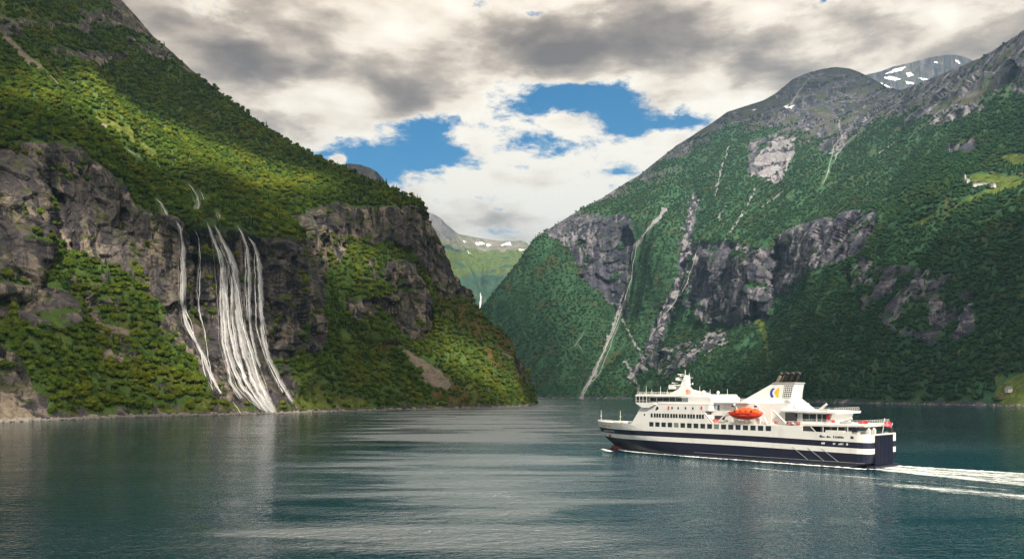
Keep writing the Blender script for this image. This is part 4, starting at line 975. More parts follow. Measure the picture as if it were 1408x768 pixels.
for t in range(NT - 1):
    a = top + t * 2; zdn = -0.35
    q = [mb.v[a], mb.v[a + 1], mb.v[a + 3], mb.v[a + 2]]
    mb.add([(p[0], p[1] * 0.97, p[2] + zdn) for p in q], [[3, 2, 1, 0]], 4)
hull = mb.build('hull', [WHITE, NAVY, BOOT, BOOT, DECKG], ferry)
MB().ball((110.5, 0, 0.3), (5.2, 1.9, 2.0)).build('bulbous_bow', [BOOT], hull, True)
ln = MB()
for sd in (1, -1): ln.tube([(x, sd * 11.03, 1.9) for x in range(1, 66, 4)], 0.07, 4)
ln.build('rubbing_strake', [GREY], hull)
# stern: wide vehicle door with ribs
mb = MB().box(-0.25, 0.3, -6.6, 6.4, 1.2, 10.3)
for i in range(13): y = -6.2 + i * 1.02; mb.box(-0.42, -0.24, y - 0.09, y + 0.09, 1.4, 10.1)
mb.box(-0.5, -0.2, -6.7, 6.5, 10.3, 10.6, 1)
mb.build('stern_door', [NAVY, PIPE], ferry)
MB().box(-1.4, 1.5, -9.2, 9.2, 0.3, 1.0).build('stern_sill', [NAVY], ferry)
# diagonal fenders on the port quarter
fe = MB()
for x in (25.5, 20.0, 15.2): fe.tube([(x, 11.08, 5.9), (x - 5.5, 11.08, 2.0)], 0.09, 4)
fe.build('fender_bars', [GREY], hull)
# houses
low = MB().prism([(22, 11.0), (95.4, 11.0), (94.9, 11.9), (91.0, 17.2), (89.2, 19.6), (58.5, 19.6), (58.5, 17.4), (61.4, 17.2), (57.6, 13.0), (22, 13.0)][::-1], -10.95, 10.95, 0)
# roofs of the side wall
lower = low.build('lower_house', [WHITE], ferry)
MB().box(22, 57.6, -10.9, 10.9, 12.72, 13.03).build('boat_deck', [CREAM], ferry)
upper = MB().prism([(29, 13.0), (60, 13.0), (60, 20.4), (29, 20.4)], -7.2, 7.2).build('boat_deck_house', [WHITE], ferry)
MB().prism([(44, 20.35), (60, 20.35), (60, 20.75), (44, 20.75)], -8.6, 8.6).build('sun_deck', [WHITE], ferry)
# struts that frame the promenade openings
st_ = MB()
for sd in (1, -1):
    st_.tube([(56.8, sd * 10.7, 13.0), (61.0, sd * 10.7, 17.2)], 0.3, 5); st_.tube([(50.5, sd * 10.6, 17.4), (55.4, sd * 10.6, 13.1)], 0.22, 5)
    st_.box(50, 58.6, sd * 10.3 - 0.3, sd * 10.3 + 0.3, 17.3, 17.7)
st_.build('promenade_frame', [WHITE], ferry)
MB().box(54.2, 58.4, 7.25, 7.4, 13.3, 15.7).box(56.5, 57.9, 7.3, 9.5, 13.1, 14.4, 1).build('promenade_locker', [DARK, REDP], ferry)
bridge = MB().prism([(60.5, 19.65), (90.2, 19.65), (91.8, 20.7), (91.8, 22.7), (59.5, 22.9), (58.2, 22.2), (58.2, 19.65)], -9.6, 9.6, inset=0.35).build('bridge', [WHITE], ferry)
roof = MB()
pl_ = [(59, -8.8), (58.6, 0), (59, 8.8), (74, 9.9), (84, 11.6), (92.3, 11.6), (94.2, 6.5), (94.8, 0), (94.2, -6.5), (92.3, -11.6), (84, -11.6), (74, -9.9)]
def slab(mbx, pts, z0, z1, k, m=0):
    cx = sum(p[0] for p in pts) / len(pts); n = len(pts)
    r = [[(p[0], p[1], z0) for p in pts], [(p[0], p[1], z1 - 0.2) for p in pts], [(cx + (p[0] - cx) * k, p[1] * k, z1) for p in pts]]
    return mbx.rings([x[::-1] for x in r], True, m)
slab(roof, pl_, 22.65, 23.5, 0.965); roof.build('bridge_roof', [WHITE], bridge)
wing = MB()
for sd in (1, -1):
    wing.prism([(83.5, 20.3), (92.0, 20.3), (92.0, 19.9), (89.0, 18.3), (85.5, 18.3), (82.5, 19.6)], sd * 10.9 - 0.9, sd * 10.9 + 0.9)
wing.build('bridge_wing', [WHITE], bridge)
for sd in (1, -1):      # glazed wing cabs
    MB().box(86.8, 91.9, sd * 11.3 - .35, sd * 11.3 + .35, 20.35, 22.7, 0).build('window', [GLASS], bridge)
for x0, x1 in ((83.6, 86.4), (80.4, 83.2), (77.4, 80.2), (74.4, 77.2), (71.4, 74.2), (68.6, 71.2)):
    MB().box(x0, x1, 9.5, 9.68, 20.75, 22.25).build('window', [GLASS if x0 > 71 else PALEG], bridge); MB().box(x0, x1, -9.68, -9.5, 20.75, 22.25).build('window', [GLASS], bridge)
for i in range(9): MB().box(91.7, 91.95, -9.0 + i * 2.02, -9.0 + i * 2.02 + 1.75, 20.8, 22.4).build('window', [GLASS], bridge)
mu = MB()
for x in (86.7, 88.5, 90.2, 92.0): mu.box(x - .08, x + .08, 11.62, 11.72, 20.35, 22.7)
mu.box(86.6, 92.1, 11.6, 11.74, 21.0, 21.12).build('wing_mullions', [WHITE], bridge)
# windows of the saloons
for i in range(18):
    x = 84.9 - i * (84.9 - 34.4) / 17
    MB().box(x - 1.02, x + 1.02, 10.9, 11.02, 10.95, 12.7).build('window', [PALEG if i in (4, 10) else GLASS], lower)
    MB().box(x - 0.98, x + 0.98, -11.0, -10.9, 11.15, 12.75).build('window', [GLASS], lower)
x = 85.2
for i in range(19):
    if x < 60.5: break
    MB().box(x - 0.92, x, 10.9, 11.0, 14.55, 16.1).build('window', [GLASS], lower); x -= 1.22 if (i % 3) else 1.5
for x in (88.3,): MB().prism([(x - .3, 15.3), (x, 15.0), (x + .3, 15.3), (x + .3, 15.7), (x, 16.0), (x - .3, 15.7)], 10.9, 11.0).build('porthole', [GLASS], lower)
for x in (75.0, 72.2, 68.8, 65.5): MB().prism([(x - .32, 18.0), (x - .1, 17.8), (x + .1, 17.8), (x + .32, 18.0), (x + .32, 18.6), (x + .1, 18.8), (x - .1, 18.8), (x - .32, 18.6)], 10.9, 11.0).build('porthole', [GLASS], lower)
MB().prism([(81.3, 17.9), (82.6, 17.2), (83.0, 17.4), (82.4, 18.7), (81.8, 18.8)], 10.9, 11.0).build('porthole', [GLASS], lower)
MB().box(56.4, 57.3, 7.2, 7.3, 17.6, 19.6).build('side_door', [BDOOR], upper)
for x, z, y in ((76.6, 18.0, 11.0), (76.6, 18.7, 11.0), (61.6, 18.3, 11.0)): MB().box(x - .28, x + .28, 10.9, y + .1, z - .28, z + .28 + (.5 if x < 70 else 0)).build('life_ring', [REDP], lower)
# forward: rails, masts
def rail(path, h=1.1, parent=ferry, mesh=False, step=1.6, mat=None):
    m_ = MB()
    for (a, b) in zip(path[:-1], path[1:]):
        a, b = Vector(a), Vector(b); n = max(1, int((b - a).length / step))
        for i in range(n + 1):
            p = a.lerp(b, i / n); m_.tube([p, p + Vector((0, 0, h))], 0.045, 4)
        for k2 in (0.35, 0.68, 1.0): m_.tube([a + Vector((0, 0, h * k2)), b + Vector((0, 0, h * k2))], 0.04 if k2 < 1 else 0.055, 4)
        if mesh: m_.box(0, 0.01, 0, 0.01, 0, 0.01)
    return m_.build('railing', [mat or WHITE], parent)
rail([(60, 8.4, 20.75), (45, 8.4, 20.75)]); rail([(60, -8.4, 20.75), (45, -8.4, 20.75)])
rail([(57.5, 10.8, 13.03), (30, 10.8, 13.03), (22, 10.8, 13.6)]); rail([(57.5, -10.8, 13.03), (30, -10.8, 13.03)])
rail([(60, 8.3, 23.5), (74, 9.2, 23.5), (85, 10.6, 23.5), (92, 10.8, 23.5), (93.6, 5, 23.5), (94, 0, 23.5), (93.6, -5, 23.5), (92, -10.8, 23.5)], 0.9)
rail([(118, 3.2, 11.4), (121.6, 0.8, 11.6), (121.6, -0.8, 11.6), (118, -3.2, 11.4)], 0.9)
for x, y, h in ((120.8, 0, 5.4), (104.5, 6.5, 5.6)): MB().tube([(x, y, 11.2), (x, y, 11.2 + h)], 0.16, 6, r2=0.08).box(x - .3, x + .3, y - .3, y + .3, 11.0 + h * .55, 11.0 + h * .6).build('foremast', [WHITE], ferry)
MB().box(100, 103.5, -3, 3, 10.9, 12.2).box(107, 109.5, 2, 4.2, 10.9, 12.0).box(112, 113.2, -1, 1, 10.9, 12.1).tube([(108, 3, 12), (108, 3, 12.5)], .6, 8).build('mooring_winches', [CREAM], ferry)
MB().box(95, 97.2, -7, 7, 11.0, 12.0).build('breakwater', [WHITE], ferry)
# illegible painted marks at the bow and on the quarter: strokes only, as they show in the photograph
rr = random.Random(12)
def hull_y(x, z):
    full = max(0.0, (x - (64 + z * 2.0)) / ((122.3 - (8.5 - z) * .3) - (64 + z * 2.0))); return 11.0 * (1 - full ** (2.1 + z * 0.12)) + 0.07
mk = MB(); x = 118.0
while x > 107.5:
    w_ = rr.uniform(.35, .75); z = 10.0 + rr.uniform(-.25, .25)
    p0, p1 = (x, hull_y(x, z), z), (x - w_, hull_y(x - w_, z), z)
    mk.add([(p0[0], p0[1], z), (p1[0], p1[1], z), (p1[0], p1[1] + .05, z + .6), (p0[0], p0[1] + .05, z + .6)], [[0, 1, 2, 3]], 0); x -= w_ + rr.uniform(.2, .5)
x = 114.5
while x > 106.0:
    w_ = rr.uniform(.3, .6); z = 7.9 + rr.uniform(-.15, .15)
    mk.add([(x, hull_y(x, z) + .05, z), (x - w_, hull_y(x - w_, z) + .05, z), (x - w_, hull_y(x - w_, z) + .1, z + .5), (x, hull_y(x, z) + .1, z + .5)], [[0, 1, 2, 3]], 1); x -= w_ + rr.uniform(.3, .8)
mk.build('bow_marks', [plain('mark_ochre', (0.52, 0.36, 0.12), .6), WHITE], hull)
MB().box(110.2, 111.2, hull_y(110.7, 6) - .3, hull_y(110.7, 6) + .25, 5.6, 6.5).build('anchor', [plain('rust', (0.20, 0.09, 0.05), .8)], hull)
mk = MB()
for x0, w_, h_ in ((15.9, .75, .75), (15.0, .35, .5), (14.5, .3, .42), (13.5, .55, .6), (12.8, .35, .5), (12.2, .12, .3), (11.3, .3, .75), (10.7, .25, .55), (10.2, .25, .65), (9.8, .4, .6), (9.25, .35, .7), (8.7, .35, .6), (8.2, .3, .5), (5.6, .5, .8), (5.1, .45, .7)):
    mk.box(x0 - w_, x0, 10.98, 11.06, 9.55, 9.55 + h_, 0)
for x0, w_, h_ in ((15.3, .6, .5), (14.6, .4, .6), (11.4, .3, .5), (10.9, .2, .6), (9.6, .3, .3), (9.2, .4, .5), (8.6, .15, .7), (8.2, .15, .6), (7.0, .5, .6)):
    mk.box(x0 - w_, x0, 10.98, 11.06, 7.4, 7.4 + h_, 1)
mk.build('quarter_marks', [DARK, WHITE], hull)
# main mast
mast = MB()
mast.prism([(65.5, 23.45), (84.5, 23.45), (82.0, 24.3), (79.2, 25.5), (76.6, 31.0), (75.9, 31.0), (75.0, 26.6), (73.8, 25.2), (69, 24.2)][::-1], -1.3, 1.3, inset=0.4)
mast_o = mast.build('mast', [WHITE], ferry)
MB().box(77.5, 83.6, -1.6, 1.6, 27.0, 27.35).box(80.6, 83.8, -1.5, 1.5, 25.6, 27.0).build('mast_platform', [WHITE], mast_o)
MB().box(77.0, 80.6, -1.1, 1.1, 28.9, 29.15).box(79.4, 80.6, -1.2, 1.2, 29.1, 30.2).build('mast_platform', [WHITE], mast_o)
MB().box(76.2, 79.0, -.8, .8, 30.6, 30.8).build('mast_platform', [WHITE], mast_o)
for (x, z, y) in ((81.8, 27.9, 0), (79.0, 31.2, 0)): MB().tube([(x, y, z - .6), (x, y, z)], .2, 6).box(x - .18, x + .18, -1.9, 1.9, z, z + .3).build('radar', [WHITE], mast_o)
for (x, y, h) in ((76.4, .6, 2.4), (77.2, -.5, 2.2), (74.9, 0, 1.0)): MB().tube([(x, y, 30.7), (x, y, 30.7 + h)], .12, 5).build('antenna', [WHITE], mast_o)
MB().tube([(76.2, -2.0, 29.6), (76.2, 2.0, 29.6)], .09, 5).tube([(75.4, 0, 30), (73.2, 0, 29.9)], .09, 5).tube([(73.4, 0, 27.5), (75.2, 0, 27.6)], .1, 5).box(73.2, 73.6, -.2, .2, 27.3, 28).build('yard', [WHITE], mast_o)
MB().ball((73.2, 3.2, 24.5), (.95, .95, 1.0)).build('satellite_dome', [plain('faded_orange_dome', (.65, .16, .07), .5)], ferry, True)
for x, y, r_ in ((65.5, 4, .8), (63.8, -3, .6), (70.0, 5, .5)): MB().ball((x, y, 24.2), (r_, r_, r_ * 1.1)).tube([(x, y, 23.4), (x, y, 24)], .3, 6).build('satellite_dome', [WHITE], ferry, True)
for x, y, h in ((92.2, 5, 3.6), (87.0, 8, 2.0), (83.5, 7, 3.2), (82.0, -4, 3.4), (68.0, 3, 3.2), (62.0, 5, 2.0), (61, -5, 2.2), (90, -6, 2.2)): MB().tube([(x, y, 23.4), (x, y, 23.4 + h)], .11, 5, r2=.06).build('antenna', [WHITE], ferry)
# lifeboat davits, rafts, fittings on the boat deck
for x in (39.6, 48.6):
    MB().tube([(x, 7.4, 13.1), (x, 8.2, 18.6), (x, 9.4, 20.0), (x, 10.6, 19.6)], .24, 6).box(x - .35, x + .35, 10.2, 11.0, 19.0, 19.7, 1).build('davit', [WHITE, DARK], ferry)
    MB().tube([(x, -7.4, 13.1), (x, -8.2, 18.6), (x, -9.4, 20.0), (x, -10.6, 19.6)], .24, 6).build('davit', [WHITE], ferry)
MB().tube([(40.0, 9.8, 20.3), (36.2, 9.8, 16.6)], .2, 5).tube([(33.2, 9.6, 17.8), (28.5, 9.6, 13.6)], .34, 5).tube([(34.0, 9.6, 18.5), (34.0, 9.6, 13.1)], .14, 5).tube([(36.8, 9.8, 16.4), (35.6, 9.8, 13.2)], .2, 5).build('deck_crane', [WHITE], ferry)
for x in (31.8, 26.6, 23.7): MB().box(x - .55, x + .55, 10.1, 10.7, 13.4, 14.4).build('life_ring', [REDP], ferry)
for x, z in ((54, 13.9), (52.4, 13.9), (36.6, 13.8), (27.5, 13.9), (25.0, 14.0)): MB().tube([(x - .8, 9.4, z), (x + .8, 9.4, z)], .48, 8).build('raft_canister', [DARK if x < 30 else WHITE], ferry, True)
# aft terraces
MB().prism([(11.5, 17.2), (31, 17.6), (31, 18.4), (11.2, 18.0)], -9.2, 9.2, inset=.2).build('upper_terrace', [WHITE], ferry)
ah = MB().prism([(14.5, 13.8), (29.5, 13.8), (29.5, 17.5), (13.2, 17.25)], -7.6, 7.6).build('terrace_house', [WHITE], ferry)
for x0, x1 in ((25.6, 28.8), (21.4, 23.6), (18.9, 21.2), (16.9, 18.4), (15.2, 16.7)):
    MB().box(x0, x1, 7.55, 7.68, 14.6, 17.0).build('window', [GLASS], ah)
MB().prism([(24.5, 14.5), (29.2, 14.5), (29.2, 17.3), (25.8, 17.3)], 9.0, 9.1).build('wind_screen', [DARK], ah)
rail([(29, 9.0, 18.3), (12, 9.0, 17.98), (12, -9.0, 17.98)], 1.2); rail([(24, 10.5, 14.0), (2.4, 9.9, 14.0), (2.0, 0, 14.0), (2.4, -9.9, 14.0)], 1.3)
MB().prism([(1.4, 13.25), (24.8, 12.9), (26.5, 13.9), (1.2, 14.05)], -10.3, 10.3, inset=.2).build('lower_terrace', [WHITE], ferry)
lh = MB().prism([(6.5, 10.9), (22.5, 10.9), (22.5, 13.0), (5.5, 13.0)], -8.2, 8.2).build('stern_house', [GREY], ferry)
for x0, x1 in ((17.0, 21.8), (13.9, 16.3), (9.0, 13.0), (6.6, 8.2)): MB().box(x0, x1, 8.15, 8.27, 11.1, 12.9).build('window', [GLASS], lh)
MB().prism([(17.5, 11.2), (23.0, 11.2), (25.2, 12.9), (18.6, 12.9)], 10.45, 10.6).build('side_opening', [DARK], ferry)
for p_, q_ in (((19.2, 10.7, 12.9), (17.2, 10.7, 11.1)), ((14.9, 10.7, 11), (14.9, 10.7, 13)), ((10, 10.7, 11), (10, 10.7, 13)), ((6.8, 10.5, 11), (6.8, 10.5, 13.2))): MB().tube([p_, q_], .12, 4).build('deck_post', [WHITE], ferry)
MB().box(8, 14, 9.4, 10.9, 11.0, 11.9).box(3.5, 7.6, 8.8, 10.5, 11.0, 11.6).build('deck_lockers', [CREAM], ferry)
MB().box(3.8, 5.4, 9.2, 10.5, 11.1, 13.0).ball((4.6, 9.8, 13.0), (.8, .7, .5)).build('mooring_bollard_housing', [NAVY], ferry)
MB().tube([(9.5, 9.5, 14.2), (6.0, 9.5, 16.0)], .5, 6).box(5.6, 9.8, 8.8, 10, 14.1, 14.9).build('stern_davit', [WHITE], ferry)
MB().tube([(17.5, 8, 18.4), (15.0, 8, 20.4)], .4, 6).box(14.4, 17.6, 7.6, 8.5, 18.1, 18.7).build('stern_davit', [WHITE], ferry)
for x, y in ((3.2, 9.4), (2.2, 8.4), (12.6, 8.9)): MB().box(x - .9, x + .5, y - .1, y + .5, 14.3, 15.3).build('life_ring', [REDP], ferry)
MB().box(14.1, 15.0, 7.7, 8.2, 15.0, 17.4).build('red_panel', [REDP], ah)
for y in (8.2, -8.0, 4.5): MB().box(.6, 1.6, y - .5, y + .5, 11.0, 12.4).ball((1.1, y, 12.5), (.45, .45, .45)).build('stern_light_post', [CREAM if y > 0 else DARK], ferry)
rail([(8, 10.6, 10.9), (1.5, 9.6, 10.9), (0.6, 6.6, 10.9)], 1.0)
fp = MB().tube([(1.0, -1.5, 10.8), (0.3, -1.5, 15.6)], .12, 6).ball((0.3, -1.5, 15.7), (.16, .16, .16)).build('flagpole', [WHITE], ferry)
fl = MB(); nx_ = 8
for s_ in range(2):
    for i in range(nx_):
        t = i / (nx_ - 1)
        for k2 in range(5):
            z = 14.9 - k2 * .42 - t * t * .5; fl.v.append((0.3 - t * 1.9, -1.5 - t * 1.3 + .22 * math.sin(t * 7 + k2 * .3) + s_ * .03, z))
for s_ in range(2):
    for i in range(nx_ - 1):
        for k2 in range(4): a = s_ * nx_ * 5 + i * 5 + k2; fl.f.append([a, a + 1, a + 6, a + 5]); fl.m.append(1 if (k2 == 2 or i == 2) else 0)
fl.build('flag', [REDP, plain('flag_blue_white', (.25, .2, .35), .7)], fp)
# funnel
fun = MB()
prof = [(50.5, 20.4), (37.4, 27.3), (28.8, 27.3), (30.2, 22.2), (24.6, 17.8), (44, 17.8)]
def ring(y, k): return [(x + (k if x < 38 else -k * 1.6), y, z) for x, z in prof]
def fy(z): return 4.3 - (z - 17.8) * 0.11
v = []
for sd in (1, -1): v += [(x, sd * fy(z), z) for x, z in prof]
n = len(prof); f = [[i, (i + 1) % n, n + (i + 1) % n, n + i] for i in range(n)] + [list(range(n))[::-1], [n + i for i in range(n)]]
funnel = fun.add(v, f).build('funnel', [WHITE], ferry)
MB().prism([(37.8, 27.2), (37.0, 27.75), (28.6, 27.75), (28.5, 27.2)], -3.5, 3.5, inset=.15).build('funnel_rim', [GREY], funnel)
MB().prism([(30.4, 22.0), (31.4, 22.0), (26.0, 17.6), (24.4, 17.6)][::-1], -4.6, 4.6).build('funnel_buttress', [WHITE], funnel)
for sd in (1, -1):
    def fp_(x, z, e): return (x, sd * (fy(z) + e), z)
    ve = MB(); ve.add([fp_(33.2, 22.3, .05), fp_(29.9, 22.3, .05), fp_(29.1, 27.0, .05), fp_(32.6, 27.0, .05)], [[0, 1, 2, 3]], 1)
    for k2 in range(7): z = 22.45 + k2 * .72; ve.box(29.2 + (27 - z) * .14, 33.2 - (z - 22) * .1, min(sd * (fy(z) + .04), sd * (fy(z) + .16)), max(sd * (fy(z) + .04), sd * (fy(z) + .16)), z, z + .2, 0)
    for k2 in range(5): x = 29.9 + k2 * .72; ve.tube([fp_(x, 22.3, .14), fp_(x - .55, 27.0, .14)], .08, 4, 0)
    ve.build('funnel_vents', [WHITE, DARK], funnel)
    # emblem: a blue crescent open to the stern side and a yellow comma in its arms
    cxe, cze = 36.2, 24.0
    def crescent(r1, r2, off, a0, a1, N_=22):
        o_ = [(r1 * math.cos(a0 + (a1 - a0) * i / N_), r1 * math.sin(a0 + (a1 - a0) * i / N_)) for i in range(N_ + 1)]
        i_ = [(off[0] + r2 * math.cos(a0 + (a1 - a0) * i / N_), off[1] + r2 * math.sin(a0 + (a1 - a0) * i / N_)) for i in range(N_ + 1)]
        return o_, i_
    em = MB(); o_, i_ = crescent(1.95, 1.42, (-.48, .1), R(-62), R(72)); N_ = len(o_)
    v = [fp_(cxe + p[0] * .95, cze + p[1], .07) for p in o_ + i_]; em.add(v, [[i, i + 1, N_ + i + 1, N_ + i] for i in range(N_ - 1)], 0)
    em.build('emblem_crescent', [BLUE], funnel)
    em = MB(); yp = [(-.05, 1.2), (-.5, 1.8), (-1.3, 1.95), (-1.5, 1.2), (-1.35, .2), (-1.1, -.4), (-1.5, -.9), (-1.2, -1.5), (-.3, -1.6), (.1, -1.1), (-.25, -.75), (.35, -.55), (.75, 0), (.6, .8)]
    em.add([fp_(cxe - .55 + p[0] * .8, cze + p[1] * .95, .09) for p in yp], [list(range(len(yp)))], 0); em.build('emblem_swirl', [YELL], funnel)
for i, (x, y) in enumerate(((36.6, 1.6), (36.2, -1.2), (34.4, 1.4), (34.0, -1.4), (32.2, 1.5), (31.8, -1.3), (30.3, .8))):
    MB().tube([(x, y, 27.4), (x - 1.6, y, 30.4), (x - 1.75, y, 31.1)], .62, 10).build('exhaust_pipe', [PIPEB if i < 2 else PIPE], funnel, True)
    MB().tube([(x - 1.55, y, 30.3), (x - 1.95, y, 31.2)], .72, 10).build('pipe_collar', [PIPE], funnel, True)
MB().box(36.5, 36.9, 4.05, 4.3, 19.4, 19.8).build('vent_cap', [DARK], funnel)
# the lifeboat hangs from the davits: a thing of its own, standing in the ferry's frame
lbm = Matrix.Rotation(math.pi - THE, 4, 'Z'); lloc = Vector((119.6, 256.4, 0)) + lbm.to_3x3() @ Vector((43.4, 10.9, 14.75))
lifeboat = empty('lifeboat', tuple(lloc), math.pi - THE); lifeboat.scale = (1, 1.08, 1.28); tag(lifeboat, 'covered orange lifeboat hanging on the side of the white ferry', 'lifeboat')
lh_, lc_ = [], []
for i in range(15):
    t = i / 14; x = -6.6 + 13.2 * t; e = math.sin(math.pi * min(1, max(0, 0.03 + t * .94))) ** 0.55; up = 0.9 * abs(2 * t - 1) ** 3
    b = 1.75 * e + .05
    lh_.append([(x * (1 - .10 * (1 - k2)), b * w_, zz_) for w_, zz_, k2 in ((.0, up * 1.2 - .1, 0), (.55, .15 + up, .3), (.92, .8 + up * .7, .6), (1.0, 1.55 + up * .4, 1), (-1.0, 1.55 + up * .4, 1), (-.92, .8 + up * .7, .6), (-.55, .15 + up, .3))])
    hh = 1.55 + (1.5 + (.35 if .62 > t > .3 else 0) + (.7 if .22 > t > .08 else 0)) * max(0.12, e ** 1.6)
    lc_.append([(x, b * w_, 1.5 + up * .4 + (hh - 1.55) * q_) for w_, q_ in ((1.03, 0), (.97, .45), (.6, .9), (.0, 1.0), (-.6, .9), (-.97, .45), (-1.03, 0))])
MB().rings(lh_).build('boat_hull', [REDO], lifeboat, True)
MB().rings(lc_).build('canopy', [ORANGE], lifeboat, True)
for x in (-3.4, -1.2, 1.0, 3.2): MB().box(x - .35, x + .35, 1.52, 1.74, 2.1, 2.5).build('window', [DARK], lifeboat)
MB().tube([(-6.3, 1.85, 1.65)] + [(-6 + i, 1.82, 1.58) for i in range(1, 12)] + [(6.3, 1.6, 1.65)], .07, 5).build('grab_line', [REDP], lifeboat)

# ---------------------------------------------------------------- foam on the water
foam, g, out = material('foam')
pos = g.n('ShaderNodeNewGeometry').outputs['Position']
am = g.attr('amount')
rot = g.n('ShaderNodeVectorRotate', {'Vector': pos, 'Angle': THE}, rotation_type='Z_AXIS').outputs[0]
f1 = g.noise(g.v('MULTIPLY', rot, (.35, 1.1, 1)), 1.3, 7, 0.72, 0.6); f2 = g.noise(g.v('MULTIPLY', rot, (.4, 1.2, 1)), 0.22, 4, 0.6, 0.8)
al_ = g.ss(g.m('ADD', g.m('ADD', g.m('MULTIPLY', f1, 0.9), g.m('MULTIPLY', f2, 0.7)), g.m('SUBTRACT', g.m('MULTIPLY', am, 0.66), 0.62)), 0.40, 0.80)
al_ = g.m('MULTIPLY', al_, g.ss(am, 0.0, 0.2))
d_ = g.n('ShaderNodeBsdfDiffuse', {'Color': (0.78, 0.84, 0.84, 1)}); tp_ = g.n('ShaderNodeBsdfTransparent')
m2_ = g.n('ShaderNodeMixShader', {0: g.m('MULTIPLY', al_, .92), 1: tp_.outputs[0], 2: d_.outputs[0]}); g.nt.links.new(m2_.outputs[0], out.inputs[0])
def foam_sheet(name, fn, amt, nu, nv):
    U, V_ = np.meshgrid(np.linspace(0, 1, nu), np.linspace(0, 1, nv), indexing='ij')
    X, Y = fn(U, V_); c, s_ = math.cos(math.pi - THE), math.sin(math.pi - THE)
    wx_, wy_ = 119.6 + X * c - Y * s_, 256.4 + X * s_ + Y * c
    A_ = amt(U, V_)
    z = 0.06 + np.clip(A_, 0, 1) * (0.22 + 0.5 * np.abs(fbm(wx_ / 2.2, wy_ / 2.2, 0, 4)))
    P_ = np.stack([wx_, wy_, z], -1); idx = np.arange(nu * nv).reshape(nu, nv)
    o = link(name, P_, np.stack([idx[:-1, :-1], idx[:-1, 1:], idx[1:, 1:], idx[1:, :-1]], -1).reshape(-1, 4), foam, smooth=True)
    a = o.data.attributes.new('amount', 'FLOAT', 'POINT'); a.data.foreach_set('value', A_.astype(np.float32).ravel()); tag(o, kind='stuff'); return o
def wl(x): 
    full = np.clip((x - 64) / (111 - 64), 0, 1); return 10.7 * (1 - full ** 2.1)
# bow wave and the white seam along the port side
def fb(U, V_): x = 112 - U * 112; return x, wl(x) - 0.5 + V_ * (1.2 + 5.2 * np.exp(-((U - .10) / .10) ** 2) + 3.0 * U)
foam_sheet('bow_wave_foam', fb, lambda U, V_: (1.25 * np.exp(-((V_ - .35) / .30) ** 2)) * np.clip(U * 30, 0, 1), 260, 14)
foam_sheet('bow_wave_foam', lambda U, V_: (lambda x: (x, -(wl(x) - 0.5 + V_ * (1.5 + 4 * U))))(112 - U * 112), lambda U, V_: 1.0 * np.exp(-((V_ - .35) / .3) ** 2) * np.clip(U * 30, 0, 1), 200, 10)
# crest thrown ahead and off the bow on the port side
foam_sheet('bow_wave_foam', lambda U, V_: (116 - U * 16 + V_ * 2, 2.0 + U * 11 + V_ * 4.0), lambda U, V_: 1.15 * np.exp(-((V_ - .5) / .3) ** 2) * np.clip((1 - U) * 3, 0, 1) * np.clip(U * 8, 0, 1), 80, 14)
foam_sheet('bow_wave_foam', lambda U, V_: (120 - U * 12 + V_ * 2, -4.0 - U * 14 - V_ * 5.0), lambda U, V_: 1.1 * np.exp(-((V_ - .5) / .3) ** 2) * np.clip((1 - U) * 3, 0, 1), 80, 14)
# wake
def fw(U, V_):
    X = 0.5 - U * 170; pe = 11 + np.minimum(-X * .36, 40) + .8; se = -10 - np.minimum(-X * .10, 14); return X, se + (pe - se) * V_
foam_sheet('wake_foam', fw, lambda U, V_: np.clip(1.0 - U * .6, .5, 2) * (0.60 + .16 * np.abs(np.cos((V_ - .5) * math.pi * 2.6))) * np.clip((1 - np.abs(V_ - .5) * 2) * 6, 0, 1), 420, 120)
foam_sheet('wake_foam', lambda U, V_: (-2 - U * 170, 40 + U * 6 + V_ * 16), lambda U, V_: .60 * np.sin(math.pi * V_) ** .7 * np.clip(U * 7, 0, 1), 400, 24)
foam_sheet('wake_foam', lambda U, V_: (60 - U * 190, 30 + U * 9 + V_ * 5), lambda U, V_: .46 * np.sin(math.pi * V_) ** .7 * np.clip(U * 5, 0, 1), 400, 12)
# ---------------------------------------------------------------- added cloud deck out of view overhead, shading the fjord, gaps cut to aim sunlight
ZC = 2900.0
def deck_xy(p): t = (ZC - p[2]) / SUN.z; return p[0] + SUN.x * t, p[1] + SUN.y * t
TL, TR, TF = TERR['mountain_left'], TERR['mountain_right'], TERR['mountain_far']
gaps = [(on_hill(TL, 150, 150), 85, 1.0), (on_hill(TL, 205, 165), 115, 1.0), (on_hill(TL, 255, 190), 135, 1.0), (on_hill(TL, 310, 210), 135, 1.0), (on_hill(TL, 365, 232), 105, 1.0), (on_hill(TL, 110, 260), 80, .55), (on_hill(TL, 30, 280), 90, .4), (on_hill(TL, 470, 310), 90, .7),
        (on_hill(TL, 60, 120), 70, .5), (on_hill(TL, 430, 550), 80, .7), (on_hill(TL, 660, 480), 110, .8), (on_hill(TL, 30, 560), 90, .8), (on_hill(TL, 322, 400), 62, .85), (on_hill(TL, 335, 500), 75, .85), (on_hill(TL, 262, 420), 50, .7), (on_hill(TL, 180, 490), 110, .4), (on_hill(TL, 140, 300), 60, .6), (on_hill(TR, 950, 260), 1100, .74), (on_hill(TR, 1220, 260), 800, .68),
        (np.array([85, 300, 8.0]), 190, .84), (on_hill(TF, 650, 365), 420, 1.0), (on_hill(TF, 690, 352), 300, .8), (on_hill(TR, 1065, 230), 160, .6), (on_hill(TR, 1130, 130), 260, .4), (on_hill(TR, 1380, 250), 130, .8), (on_hill(TR, 1290, 300), 120, .35), (on_hill(TR, 1395, 540), 110, .8), (on_hill(TR, 1150, 320), 150, .35), (on_hill(TR, 1350, 160), 220, .3)]
